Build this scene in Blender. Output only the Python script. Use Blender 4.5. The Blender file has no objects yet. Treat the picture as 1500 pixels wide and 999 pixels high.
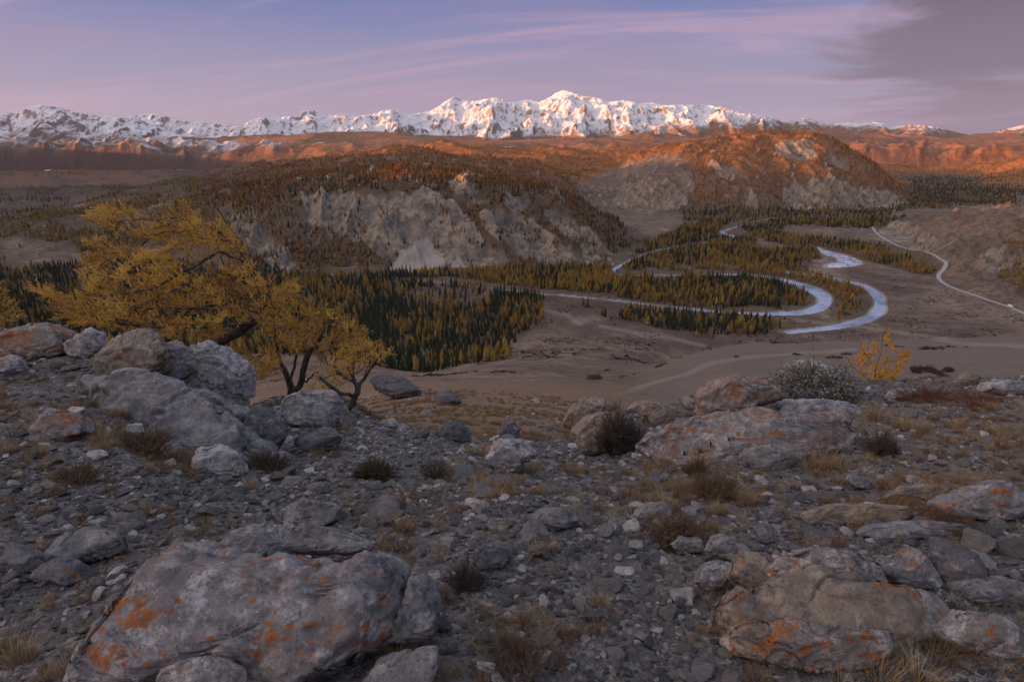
import bpy, math, time
import numpy as np
from mathutils import Vector, Matrix, Euler
T0 = time.time()
SC = bpy.context.scene
COL = SC.collection
R = math.radians

# ---------------------------------------------------------------- camera, sky, sun, exposure
PITCH = R(18.3); FPX = 894.0
cam_d = bpy.data.cameras.new('camera'); cam = bpy.data.objects.new('camera', cam_d); COL.objects.link(cam)
cam_d.sensor_width = 36.0; cam_d.lens = 36.0 * FPX / 1500.0
cam_d.clip_start = 0.05; cam_d.clip_end = 60000.0
cam.location = (0, 0, 0); cam.rotation_euler = (R(90) - PITCH, 0, 0)
SC.camera = cam

SUN_EL, SUN_AZ = R(4.2), R(14.0)         # azimuth: degrees behind a line pointing straight left of the view
# direction the light travels
LX, LY = math.cos(SUN_AZ), math.sin(SUN_AZ)
to_sun = Vector((-LX * math.cos(SUN_EL), -LY * math.cos(SUN_EL), math.sin(SUN_EL)))
sl = bpy.data.lights.new('sun', 'SUN'); sun = bpy.data.objects.new('sun', sl); COL.objects.link(sun)
sl.energy = 4.8; sl.color = (1.0, 0.43, 0.19); sl.angle = R(0.6)
sun.rotation_euler = to_sun.to_track_quat('Z', 'Y').to_euler()

world = bpy.data.worlds.new('World'); SC.world = world; world.use_nodes = True
wn, wl = world.node_tree.nodes, world.node_tree.links; wn.clear()
def W(t, **k):
    n = wn.new(t)
    for a, b in k.items(): setattr(n, a, b)
    return n
def wmath(op, a, b=None, c=None):
    n = W('ShaderNodeMath', operation=op)
    for i, v in enumerate((a, b, c)):
        if v is None: continue
        if isinstance(v, (int, float)): n.inputs[i].default_value = v
        else: wl.new(v, n.inputs[i])
    return n.outputs[0]
def wmix(f, a, b):
    n = W('ShaderNodeMix', data_type='RGBA')
    for s, v in ((0, f), (6, a), (7, b)):
        if isinstance(v, (int, float)): n.inputs[s].default_value = v
        elif isinstance(v, tuple): n.inputs[s].default_value = (*v, 1)
        else: wl.new(v, n.inputs[s])
    return n.outputs[2]
def wramp(f, stops, interp='EASE'):
    n = W('ShaderNodeValToRGB'); cr = n.color_ramp; cr.interpolation = interp
    while len(cr.elements) < len(stops): cr.elements.new(0.5)
    for e, (p, c) in zip(cr.elements, stops):
        e.position = p; e.color = (*c, 1) if isinstance(c, tuple) else (c, c, c, 1)
    wl.new(f, n.inputs[0]); return n.outputs[0]
sky = W('ShaderNodeTexSky', sky_type='NISHITA'); sky.sun_disc = False
sky.sun_elevation = SUN_EL; sky.sun_rotation = math.atan2(to_sun.x, to_sun.y); sky.altitude = 1800; sky.dust_density = 1.5
SKYS = 0.1
tc = W('ShaderNodeTexCoord'); sep = W('ShaderNodeSeparateXYZ'); wl.new(tc.outputs['Generated'], sep.inputs[0])
X_, Y_, Z_ = sep.outputs
zc = wmath('MAXIMUM', Z_, 0.0)
# cloud sheet: direction projected on a high, slightly curved layer
den = wmath('ADD', zc, 0.16)
cu, cv = wmath('DIVIDE', X_, den), wmath('DIVIDE', Y_, den)
def cvec(sx, sy, ox, oy, rot=0.0):
    c, s = math.cos(rot), math.sin(rot)
    a = wmath('ADD', wmath('MULTIPLY', cu, c), wmath('MULTIPLY', cv, s))
    b = wmath('ADD', wmath('MULTIPLY', cu, -s), wmath('MULTIPLY', cv, c))
    n = W('ShaderNodeCombineXYZ'); wl.new(wmath('MULTIPLY_ADD', a, sx, ox), n.inputs[0]); wl.new(wmath('MULTIPLY_ADD', b, sy, oy), n.inputs[1])
    return n.outputs[0]
def wnoise(v, det=7, rough=0.55, dist=0.0, scale=1.0):
    n = W('ShaderNodeTexNoise'); n.inputs['Scale'].default_value = scale; n.inputs['Detail'].default_value = det
    n.inputs['Roughness'].default_value = rough; n.inputs['Distortion'].default_value = dist; wl.new(v, n.inputs['Vector'])
    return n.outputs['Fac']
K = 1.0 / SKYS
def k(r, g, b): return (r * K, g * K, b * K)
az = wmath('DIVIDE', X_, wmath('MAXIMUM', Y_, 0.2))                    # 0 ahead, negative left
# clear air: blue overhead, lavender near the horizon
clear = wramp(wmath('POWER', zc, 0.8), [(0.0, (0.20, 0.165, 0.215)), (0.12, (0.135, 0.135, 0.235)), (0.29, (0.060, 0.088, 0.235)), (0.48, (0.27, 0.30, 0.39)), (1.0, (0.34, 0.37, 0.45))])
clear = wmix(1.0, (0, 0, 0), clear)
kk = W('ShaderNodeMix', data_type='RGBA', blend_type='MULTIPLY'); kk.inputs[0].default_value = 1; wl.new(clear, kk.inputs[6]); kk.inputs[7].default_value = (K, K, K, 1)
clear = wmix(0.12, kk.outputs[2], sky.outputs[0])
n1 = wnoise(cvec(0.34, 1.35, 3.1, 0.4, -0.24), 8, 0.62, 1.1)             # long streaks
n2 = wnoise(cvec(0.35, 0.75, 7.7, 2.2, 0.15), 7, 0.6, 0.9)            # broad veils
m1 = wmath('MULTIPLY', wramp(n1, [(0.46, 0.0), (0.66, 1.0)]), 0.85); m2 = wramp(n2, [(0.42, 0.0), (0.64, 1.0)])
right = wramp(wmath('MULTIPLY_ADD', az, 0.5, 0.5), [(0.30, 0.0), (0.62, 0.75), (0.78, 1.0)])
pink = wmix(m1, clear, k(0.255, 0.182, 0.255))
veil = wmix(wmath('MULTIPLY', m2, wmath('MULTIPLY_ADD', right, 0.10, 0.42)), pink, k(0.170, 0.135, 0.205))
n3 = wmath('MULTIPLY_ADD', wnoise(cvec(0.9, 1.0, 1.2, 5.3, -0.35), 9, 0.60, 0.7), 1.35, -0.175)
dk = wmath('MULTIPLY', wramp(wmath('ADD', n3, wmath('MULTIPLY', wramp(wmath('MULTIPLY_ADD', az, 0.5, 0.5), [(0.66, 0.0), (0.88, 1.0)]), 0.42)), [(0.55, 0.0), (0.88, 1.0)]), wramp(wmath('MULTIPLY_ADD', az, 0.5, 0.5), [(0.62, 0.0), (0.78, 0.95)]))
veil = wmix(dk, veil, k(0.064, 0.052, 0.070))
# pale pink band just above the horizon
hz = wramp(zc, [(0.0, 0.55), (0.10, 0.30), (0.22, 0.0)])
skyc = wmix(hz, veil, k(0.225, 0.182, 0.240))
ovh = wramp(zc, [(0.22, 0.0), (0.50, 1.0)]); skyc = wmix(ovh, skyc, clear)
gz = wramp(Z_, [(0.0, 0.0), (0.001, 1.0)], 'LINEAR')
# warm glow low around the sun (behind the camera's left)
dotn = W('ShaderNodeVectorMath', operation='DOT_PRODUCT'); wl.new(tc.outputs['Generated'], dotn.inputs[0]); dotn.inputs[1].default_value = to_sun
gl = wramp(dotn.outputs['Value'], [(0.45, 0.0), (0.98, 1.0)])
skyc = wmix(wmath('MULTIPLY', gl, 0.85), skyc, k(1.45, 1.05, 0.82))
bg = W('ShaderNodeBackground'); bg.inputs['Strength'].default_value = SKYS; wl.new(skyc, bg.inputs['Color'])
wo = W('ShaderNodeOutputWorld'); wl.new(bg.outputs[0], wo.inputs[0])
world.cycles.sampling_method = 'MANUAL'; world.cycles.sample_map_resolution = 512

HAZE = 1.0e-5
vs = SC.view_settings; vs.view_transform = 'Standard'; vs.look = 'None'; vs.gamma = 1.0; vs.use_curve_mapping = False; vs.exposure = 0.98
cy = SC.cycles; cy.max_bounces = 4; cy.diffuse_bounces = 2; cy.glossy_bounces = 2; cy.transmission_bounces = 2; cy.transparent_max_bounces = 6
cy.volume_bounces = 0; cy.caustics_reflective = False; cy.caustics_refractive = False
cy.use_denoising = True

# ---------------------------------------------------------------- numeric helpers
CP, SP = math.cos(PITCH), math.sin(PITCH)
def slope(py):
    v = (499.5 - py) / FPX
    return (-SP + v * CP) / (CP + v * SP)
def ray(px, py):
    u = (px - 750.0) / FPX; v = (499.5 - py) / FPX
    return np.array([u, CP + v * SP, -SP + v * CP])
def project(x, y, z):
    d = y * CP - z * SP
    d = np.where(d < 0.05, 0.05, d)
    return 750.0 + FPX * x / d, 499.5 - FPX * (y * SP + z * CP) / d
def atY(px, py, Y):
    d = ray(px, py); return d * (Y / d[1])
rng = np.random.default_rng(7)
_perm = np.random.default_rng(99).permutation(256).astype(np.int64); PERM = np.concatenate([_perm, _perm, _perm])
_a = np.random.default_rng(5).uniform(0, 2 * np.pi, 256); GX, GY = np.cos(_a), np.sin(_a)
_g = np.random.default_rng(6).normal(size=(256, 3)); _g /= np.linalg.norm(_g, axis=1)[:, None]
def perlin(x, y):
    xi = np.floor(x).astype(np.int64); yi = np.floor(y).astype(np.int64); xf = x - xi; yf = y - yi
    xi &= 255; yi &= 255; xj = (xi + 1) & 255; yj = (yi + 1) & 255
    u = xf * xf * xf * (xf * (xf * 6 - 15) + 10); v = yf * yf * yf * (yf * (yf * 6 - 15) + 10)
    def g(a, b, dx, dy):
        h = PERM[PERM[a] + b]; return GX[h] * dx + GY[h] * dy
    n00 = g(xi, yi, xf, yf); n10 = g(xj, yi, xf - 1, yf); n01 = g(xi, yj, xf, yf - 1); n11 = g(xj, yj, xf - 1, yf - 1)
    a = n00 + u * (n10 - n00); b = n01 + u * (n11 - n01)
    return (a + v * (b - a)) * 1.5
def perlin3(p):
    f = np.floor(p).astype(np.int64); r = p - f; f &= 255; g1 = (f + 1) & 255
    w = r * r * r * (r * (r * 6 - 15) + 10)
    out = 0
    for i in (0, 1):
        A = g1[:, 0] if i else f[:, 0]; wx = w[:, 0] if i else 1 - w[:, 0]
        for j in (0, 1):
            B = g1[:, 1] if j else f[:, 1]; wy = w[:, 1] if j else 1 - w[:, 1]
            for l in (0, 1):
                Cc = g1[:, 2] if l else f[:, 2]; wz = w[:, 2] if l else 1 - w[:, 2]
                h = PERM[PERM[PERM[A] + B] + Cc]
                out = out + wx * wy * wz * (_g[h, 0] * (r[:, 0] - i) + _g[h, 1] * (r[:, 1] - j) + _g[h, 2] * (r[:, 2] - l))
    return out * 1.5
def fbm(x, y, o=5, lac=2.03, g=0.5, ox=0.0):
    s = 0; a = 1.0
    for i in range(o):
        s = s + a * perlin(x + ox + 17.3 * i, y - ox + 9.1 * i); a *= g; x = x * lac; y = y * lac
    return s
def ridged(x, y, o=5, lac=2.05, g=0.5, ox=0.0):
    s = 0; a = 1.0; w = 1.0
    for i in range(o):
        n = 1 - np.abs(perlin(x + ox + 31.7 * i, y + ox * 0.7 + 5.3 * i)) * 1.6
        n = np.clip(n, 0, 1) ** 2; s = s + a * n * w; w = np.clip(n * 1.6, 0, 1); a *= g; x = x * lac; y = y * lac
    return s
def fbm3(p, o=4, g=0.5):
    s = 0; a = 1.0
    for i in range(o):
        s = s + a * perlin3(p + 13.7 * i); a *= g; p = p * 2.07
    return s
def sstep(a, b, x):
    t = np.clip((x - a) / (b - a), 0, 1); return t * t * (3 - 2 * t)
def pchip(xs, ys, x):
    xs = np.asarray(xs, float); ys = np.asarray(ys, float); h = np.diff(xs); d = np.diff(ys) / h
    m = np.zeros(len(xs)); m[0] = d[0]; m[-1] = d[-1]
    for i in range(1, len(xs) - 1):
        if d[i - 1] * d[i] > 0:
            w1 = 2 * h[i] + h[i - 1]; w2 = h[i] + 2 * h[i - 1]; m[i] = (w1 + w2) / (w1 / d[i - 1] + w2 / d[i])
    x = np.clip(x, xs[0], xs[-1]); k = np.clip(np.searchsorted(xs, x) - 1, 0, len(h) - 1)
    t = (x - xs[k]) / h[k]
    return ys[k] * (2 * t**3 - 3 * t**2 + 1) + h[k] * m[k] * (t**3 - 2 * t**2 + t) + ys[k + 1] * (-2 * t**3 + 3 * t**2) + h[k] * m[k + 1] * (t**3 - t**2)
def inpoly(px, py, poly):
    c = np.zeros(np.shape(px), bool); n = len(poly)
    for i in range(n):
        x1, y1 = poly[i]; x2, y2 = poly[(i + 1) % n]
        if y1 == y2: continue
        cond = (y1 > py) != (y2 > py)
        c ^= cond & (px < (x2 - x1) * (py - y1) / (y2 - y1) + x1)
    return c
def dist_poly(px, py, pts):
    d = np.full(np.shape(px), 1e9)
    for (x1, y1), (x2, y2) in zip(pts[:-1], pts[1:]):
        dx, dy = x2 - x1, y2 - y1; L = dx * dx + dy * dy + 1e-9
        t = np.clip(((px - x1) * dx + (py - y1) * dy) / L, 0, 1)
        d = np.minimum(d, np.hypot(px - x1 - t * dx, py - y1 - t * dy))
    return d
def soft(px, py, poly, w):
    """1 inside the polygon, falling to 0 over w outside"""
    d = dist_poly(px, py, list(poly) + [poly[0]]); ins = inpoly(px, py, poly)
    return np.where(ins, 1.0, np.clip(1 - d / w, 0, 1))

# ---------------------------------------------------------------- the lie of the land: knots (distance, value); value < 0 is a height, > 0 a sight line
TAB = {
 -500: [(0.45,-1.5),(1.4,-1.55),(2.2,-1.65),(4.2,-1.9),(7,-2.2),(11,-2.7),(14,-4),(30,-10),(60,-22),(200,-75),(400,-140),(700,-215),(926,-240),(1300,-225),(2100,-240),(3000,-250),(5000,-240),(6000,-210),(7000,-130),(8000,-60),(12000,-60)],
 0: [(0.45,-1.5),(1.35,999),(1.7,900),(2.2,800),(3.0,700),(4.2,620),(6,552),(8.5,503),(10,492),(14,-6),(20,-9.5),(60,-30),(200,-90),(400,-165),(600,-220),(800,-248),(926,-250),(1000,-248),(1150,-217),(1300,-208),(1500,-203),(1800,-225),(2100,-250),(3000,-250),(5000,-235),(6000,-215),(6800,-170),(7600,-100),(12000,-100)],
 100: [(0.45,-1.5),(1.35,999),(1.7,895),(2.2,795),(3.0,705),(4.2,630),(6,565),(8.0,515),(9.5,498),(14,-6),(20,-9.5),(60,-30),(200,-90),(400,-165),(600,-220),(800,-248),(926,-250),(1000,-246),(1150,-215),(1350,-200),(1600,-190),(2100,-222),(2600,-250),(5000,-238),(6000,-215),(7000,-160),(7700,-80),(12000,-80)],
 200: [(0.45,-1.5),(1.35,999),(1.75,880),(2.3,790),(3.2,715),(4.4,665),(5.5,625),(6.5,580),(8,555),(10,-5.0),(14,-7.0),(20,-10),(60,-30),(200,-90),(400,-165),(600,-220),(800,-248),(926,-250),(1150,-225),(1500,-195),(1900,-185),(2300,-188),(3000,-235),(3600,-250),(5000,-240),(6000,-215),(7000,-150),(7800,-60),(12000,-60)],
 300: [(0.45,-1.5),(1.35,999),(1.75,880),(2.4,790),(3.4,718),(4.8,670),(6,640),(7.5,610),(10,-4.9),(14,-6.5),(20,-9.8),(60,-30),(200,-88),(400,-160),(600,-218),(800,-248),(1100,-246),(1300,-200),(1500,-165),(2000,-150),(2800,-165),(3600,-195),(4500,-245),(5000,-235),(6000,-190),(7000,-110),(8000,-50),(12000,-50)],
 380: [(0.45,-1.5),(1.35,999),(1.75,880),(2.4,790),(3.6,715),(5,670),(7,645),(10,610),(14,580),(20,-9.6),(30,-15),(60,-29),(120,-55),(250,-103),(400,-155),(600,-215),(750,-248),(1130,-248),(1250,-210),(1400,-150),(1600,-125),(2200,-138),(3200,-150),(4500,-180),(5000,-170),(6000,-110),(7000,-20),(8000,-15),(12000,-20)],
 450: [(0.45,-1.5),(1.35,999),(1.75,880),(2.4,790),(3.6,715),(5,670),(7,645),(10,618),(14,580),(20,-9.4),(30,-14.5),(60,-28),(120,-54),(250,-103),(400,-155),(600,-215),(750,-248),(1150,-250),(1200,-240),(1300,-180),(1400,-125),(1480,-105),(1700,-100),(2300,-110),(3200,-120),(5000,-115),(6000,-55),(7000,199),(7600,205),(12000,205)],
 600: [(0.45,-1.5),(1.35,999),(1.75,880),(2.4,790),(3.6,715),(5,675),(7,645),(9,632),(14,-7.3),(20,-9.8),(35,-16),(60,-26),(90,-38.3),(150,-62.3),(250,-101),(400,-159),(550,-215),(700,-248),(1190,-250),(1240,-225),(1320,-165),(1400,-105),(1480,-84),(1650,-80),(1900,-86),(2600,-95),(3500,-100),(5000,-50),(6000,205),(7000,196.5),(7600,203),(12000,205)],
 700: [(0.45,-1.5),(1.35,999),(1.75,880),(2.4,790),(3.6,715),(5,680),(7,655),(8.5,645),(12,-6.3),(20,-10),(30,-14.1),(60,-26.3),(100,-42.2),(150,-62.3),(250,-101.5),(400,-156),(600,-218),(750,-250),(1190,-250),(1240,-230),(1330,-160),(1410,-102),(1500,-86),(1650,-95),(2200,-115),(3000,-110),(4000,-95),(5000,-60),(6000,220),(7000,207),(8000,207),(12000,207)],
 800: [(0.45,-1.5),(1.35,999),(1.75,885),(2.4,795),(3.6,722),(5,688),(7,662),(8.5,652),(12,-6.7),(20,-10.2),(30,-14.4),(60,-27),(120,-51.5),(250,-103),(400,-154),(600,-213),(780,-250),(1200,-250),(1280,-220),(1380,-165),(1470,-125),(1560,-115),(1800,-150),(2300,-150),(3000,-130),(4000,-110),(5000,-85),(6000,214),(7000,208),(8000,208),(12000,208)],
 870: [(0.45,-1.5),(1.35,999),(1.75,885),(2.4,795),(3.6,725),(5,690),(7,663),(9,655),(14,-8.0),(30,-15),(60,-28),(120,-52.5),(250,-104),(400,-156),(600,-213),(780,-250),(1280,-250),(1380,-215),(1480,-178),(1560,-168),(1750,-205),(2100,-222),(2500,-190),(3000,-150),(4000,-120),(5000,-85),(6000,213),(7000,206),(8000,206),(12000,206)],
 940: [(0.45,-1.5),(1.35,999),(1.75,885),(2.4,795),(3.6,725),(5,685),(7,640),(10,604),(13,-7),(30,-15.5),(60,-30),(120,-56),(250,-105),(350,-139),(450,-168),(600,-215),(780,-250),(1480,-250),(1560,-240),(1650,-243),(1800,-250),(2150,-249),(2400,-215),(2700,-150),(3000,-90),(3300,-70),(4000,-110),(5000,-100),(6000,210),(7000,204),(8000,205),(12000,205)],
 1000: [(0.45,-1.5),(1.35,999),(1.75,885),(2.4,795),(3.6,720),(5,672),(7,625),(9.5,595),(13,-6.7),(30,-14.5),(60,-29),(120,-55),(250,-103),(380,530),(500,-195),(650,-245),(780,-250),(2200,-250),(2350,-225),(2550,-150),(2800,-60),(3000,207),(3300,-40),(4000,-120),(5000,-140),(6000,-60),(7000,202),(8000,200),(12000,202)],
 1100: [(0.45,-1.5),(1.35,999),(1.75,885),(2.4,790),(3.6,715),(5,665),(7,618),(9,585),(10.5,572),(14,-6.8),(30,-14),(60,-28),(120,-54),(200,-84),(300,-114),(420,507),(520,-190),(650,-243),(780,-250),(2250,-250),(2400,-200),(2600,-110),(2850,-30),(3050,197),(3350,-20),(4000,-120),(5000,-150),(6000,-60),(7000,200),(8000,197),(12000,200)],
 1180: [(0.45,-1.5),(1.35,999),(1.75,885),(2.4,790),(3.6,715),(5,665),(7,618),(9,590),(10.5,580),(14,-6.8),(30,-14),(60,-28),(120,-54),(200,-84),(300,-114),(430,504),(540,-190),(650,-243),(780,-250),(2280,-250),(2400,-215),(2600,-125),(2850,-22),(3000,199),(3300,-30),(4000,-150),(5000,-150),(6000,-60),(7000,200),(8000,197),(12000,200)],
 1250: [(0.45,-1.5),(1.35,999),(1.75,885),(2.4,790),(3.6,712),(5,665),(6.5,625),(8,598),(9.5,588),(14,-7),(30,-14),(60,-28),(120,-54),(200,-84),(300,-113),(440,502),(550,-190),(660,-243),(780,-250),(2400,-250),(2500,-212),(2650,-150),(2900,-86),(3050,-78),(3400,-130),(4000,-230),(5000,-190),(6000,-110),(7000,207),(8000,201),(12000,200)],
 1330: [(0.45,-1.5),(1.35,999),(1.75,885),(2.4,790),(3.6,710),(5,650),(6.5,608),(8,583),(10.5,565),(14,-7),(30,-14),(60,-28),(120,-54),(200,-83),(300,-113),(445,501),(560,-190),(670,-243),(780,-250),(1550,-250),(1700,-238),(1900,-235),(2100,-250),(2650,-250),(2800,-244),(3000,-247),(4300,-250),(5000,-205),(6000,-130),(7000,-50),(8000,205),(12000,203)],
 1400: [(0.45,-1.5),(1.35,999),(1.75,885),(2.4,790),(3.6,708),(5,645),(6.5,605),(8,580),(11,557),(15,-7.2),(30,-13.5),(60,-28),(120,-54),(200,-83),(300,-113),(450,499),(570,-190),(680,-243),(780,-250),(1010,-250),(1200,-228),(1450,-195),(1650,-187),(1850,-215),(2100,-250),(4000,-250),(4600,-205),(5200,-130),(6000,-90),(7000,209),(8000,204),(12000,202)],
 1500: [(0.45,-1.5),(1.35,999),(1.75,885),(2.4,785),(3.6,700),(5,640),(6.5,600),(8,575),(11,554),(15,-7.0),(30,-13.3),(60,-28),(120,-54),(200,-83),(300,-113),(450,497),(570,-190),(680,-240),(880,-250),(1000,-228),(1200,-195),(1450,-160),(1600,-158),(1900,-210),(2300,-250),(3200,-250),(3700,-180),(4200,-120),(5000,-90),(6000,-60),(7000,208),(8000,203),(12000,200)],
 2000: [(0.45,-1.5),(1.4,-1.5),(2.4,-1.8),(5,-2.4),(8,-3.2),(11,-4.2),(15,-6.5),(30,-13),(60,-28),(120,-54),(200,-80),(300,-110),(450,-140),(680,-200),(1000,-180),(1450,-110),(1900,-150),(3200,-200),(4200,-100),(6000,-30),(8000,-20),(12000,-20)],
}
PXS = sorted(TAB)
NL = 900; LN = np.linspace(math.log(0.45), math.log(12000), NL)
US = np.array([(p - 750) / FPX / (CP + 0.2 * SP) for p in PXS])       # about x / Y
ZT = np.array([pchip([math.log(a) for a, _ in TAB[p]], [(b if b < 0 else a * slope(b)) for a, b in TAB[p]], LN) for p in PXS])
# smooth each far profile a little, then resample the columns finely in u
NU = 600; UU = np.linspace(US[0], US[-1], NU)
ZU = np.array([pchip(US, ZT[:, i] / np.exp(LN[i]), UU) for i in range(NL)]).T * np.exp(LN)[None, :]
ker = np.exp(-np.linspace(-2, 2, 13) ** 2); ker /= ker.sum()
pad = np.pad(ZU, ((6, 6), (0, 0)), 'edge'); ZU = sum(k_ * pad[i:i + NU] for i, k_ in enumerate(ker))
def base(x, y):
    r = np.hypot(x, y); Yp = np.maximum(y, r * 0.5); Yp = np.maximum(Yp, 0.46)
    u = np.clip(x / Yp, UU[0], UU[-1] - 1e-6)
    fi = (u - UU[0]) / (UU[-1] - UU[0]) * (NU - 1); fj = np.clip((np.log(Yp) - LN[0]) / (LN[-1] - LN[0]) * (NL - 1), 0, NL - 1.001)
    i = np.minimum(fi.astype(int), NU - 2); j = fj.astype(int); a = fi - i; b = fj - j
    return (ZU[i, j] * (1 - a) + ZU[i + 1, j] * a) * (1 - b) + (ZU[i, j + 1] * (1 - a) + ZU[i + 1, j + 1] * a) * b

def relief(x, y, z):
    wob = 160 * perlin(x / 800 + 3, y / 800); r_ = fbm((x + wob) / 980, y / 720, 3, ox=51, g=.45) * 52 + (ridged((x + .5 * y) / 900, y / 1500, 2, ox=53) - .7) * 26
    px = 750 + FPX * x / np.maximum(y, 1) / 1.0
    w = sstep(1750, 2900, y) * sstep(9400, 8200, y) * (0.22 + 0.78 * sstep(-236, -190, z)) * (1 - .85 * sstep(880, 960, px) * sstep(1400, 1300, px) * sstep(3500, 3100, y)) * np.maximum(sstep(-249.5, -247, z), sstep(2300, 3100, y) * sstep(450, 330, px)) * np.where((px < 450) & (z < -236), 2.6, 1.0)
    return z + r_ * w
def base2(x, y): return relief(x, y, base(x, y))
def new_mesh(name, verts, faces, mat=None, smooth=True, parent=None, attrs=None, loc=None):
    me = bpy.data.meshes.new(name); verts = np.asarray(verts, np.float32); faces = np.asarray(faces)
    me.vertices.add(len(verts)); me.vertices.foreach_set('co', verts.ravel())
    k_ = faces.shape[1]; me.loops.add(faces.size); me.loops.foreach_set('vertex_index', faces.astype(np.int32).ravel())
    me.polygons.add(len(faces)); me.polygons.foreach_set('loop_start', (np.arange(len(faces)) * k_).astype(np.int32))
    me.polygons.foreach_set('use_smooth', np.full(len(faces), smooth))
    me.update(calc_edges=True)
    if attrs:
        for n, a in attrs.items():
            at = me.attributes.new(n, 'FLOAT', 'POINT'); at.data.foreach_set('value', np.asarray(a, np.float32).ravel())
    o = bpy.data.objects.new(name, me); COL.objects.link(o)
    if mat: me.materials.append(mat)
    if parent: o.parent = parent
    if loc is not None: o.location = loc
    return o
def grid_faces(n, m):
    i = np.arange((n - 1) * (m - 1)); a = (i // (m - 1)) * m + i % (m - 1)
    return np.stack([a, a + m, a + m + 1, a + 1], 1)
def tag(o, label=None, cat=None, group=None, kind=None):
    if label: o['label'] = label
    if cat: o['category'] = cat
    if group: o['group'] = group
    if kind: o['kind'] = kind
    return o
# generic material builder
class MT:
    def __init__(s, name, rough=0.9, spec=0.2):
        s.m = bpy.data.materials.new(name); s.m.use_nodes = True; s.n = s.m.node_tree.nodes; s.l = s.m.node_tree.links
        s.b = s.n['Principled BSDF']; s.b.inputs['Roughness'].default_value = rough; s.b.inputs['Specular IOR Level'].default_value = spec
    def node(s, t, **k_):
        n = s.n.new(t)
        for a, b in k_.items(): setattr(n, a, b)
        return n
    def put(s, sock, v):
        if isinstance(v, (int, float)): sock.default_value = v
        elif isinstance(v, tuple): sock.default_value = (*v, 1) if len(v) == 3 and sock.type == 'RGBA' else v
        else: s.l.new(v, sock)
    def math(s, op, a, b=None, c=None, clamp=False):
        n = s.node('ShaderNodeMath', operation=op); n.use_clamp = clamp
        for i, v in enumerate((a, b, c)):
            if v is not None: s.put(n.inputs[i], v)
        return n.outputs[0]
    def mix(s, f, a, b, bt='MIX'):
        n = s.node('ShaderNodeMix', data_type='RGBA', blend_type=bt); s.put(n.inputs[0], f); s.put(n.inputs[6], a); s.put(n.inputs[7], b); return n.outputs[2]
    def attr(s, name):
        n = s.node('ShaderNodeAttribute'); n.attribute_name = name; return n.outputs['Fac']
    def pos(s): return s.node('ShaderNodeNewGeometry').outputs['Position']
    def obj(s): return s.node('ShaderNodeTexCoord').outputs['Object']
    def scale(s, v, sc, loc=(0, 0, 0)):
        n = s.node('ShaderNodeMapping'); s.l.new(v, n.inputs[0]); n.inputs['Scale'].default_value = sc; n.inputs['Location'].default_value = loc; return n.outputs[0]
    def noise(s, v, sc, det=4, rough=0.55, dist=0.0, out='Fac'):
        n = s.node('ShaderNodeTexNoise'); s.l.new(v, n.inputs['Vector']); n.inputs['Scale'].default_value = sc; n.inputs['Detail'].default_value = det
        n.inputs['Roughness'].default_value = rough; n.inputs['Distortion'].default_value = dist; return n.outputs[out]
    def vor(s, v, sc, feature='F1', out='Distance', rnd=1.0):
        n = s.node('ShaderNodeTexVoronoi', feature=feature); s.l.new(v, n.inputs['Vector']); n.inputs['Scale'].default_value = sc; n.inputs['Randomness'].default_value = rnd; return n.outputs[out]
    def ramp(s, f, stops, interp='LINEAR'):
        n = s.node('ShaderNodeValToRGB'); cr = n.color_ramp; cr.interpolation = interp
        while len(cr.elements) < len(stops): cr.elements.new(0.5)
        for e, (p, c) in zip(cr.elements, stops):
            e.position = p; e.color = (*c, 1) if isinstance(c, tuple) else (c, c, c, 1)
        s.l.new(f, n.inputs[0]); return n.outputs[0]
    def color(s, v): s.put(s.b.inputs['Base Color'], v)
    def bump(s, h, strength=0.5, dist=0.1, prev=None):
        n = s.node('ShaderNodeBump'); s.put(n.inputs['Strength'], strength); n.inputs['Distance'].default_value = dist; s.l.new(h, n.inputs['Height'])
        if prev is not None: s.l.new(prev, n.inputs['Normal'])
        s.l.new(n.outputs[0], s.b.inputs['Normal']); return n.outputs[0]

# ---------------------------------------------------------------- terrain grid (x = u * Y, rows in distance Y)
uc = np.concatenate([np.linspace(-1.6, -1.12, 20)[:-1], np.arange(-1.12, -0.96, 0.004), np.arange(-0.96, 0.96, 0.00185), np.arange(0.96, 1.12, 0.004), np.linspace(1.12, 1.6, 20)])
uc = uc[np.concatenate([[True], np.diff(uc) > 1e-4])]
def seg(a, b, st): return np.arange(math.log(a), math.log(b), st)
LY_ = np.concatenate([seg(0.45, 1.2, 0.012), seg(1.2, 16, 0.0052), seg(16, 60, 0.009), seg(60, 560, 0.011), seg(560, 1100, 0.006), seg(1100, 3300, 0.0030), seg(3300, 5000, 0.006), [math.log(5005)]])
YR = np.exp(LY_); NC, NR = len(uc), len(YR)
GYY = np.repeat(YR[:, None], NC, 1); GXX = GYY * uc[None, :]
GZ = base2(GXX.ravel(), GYY.ravel()).reshape(NR, NC)
gpx, gpy = project(GXX, GYY, GZ)

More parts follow.
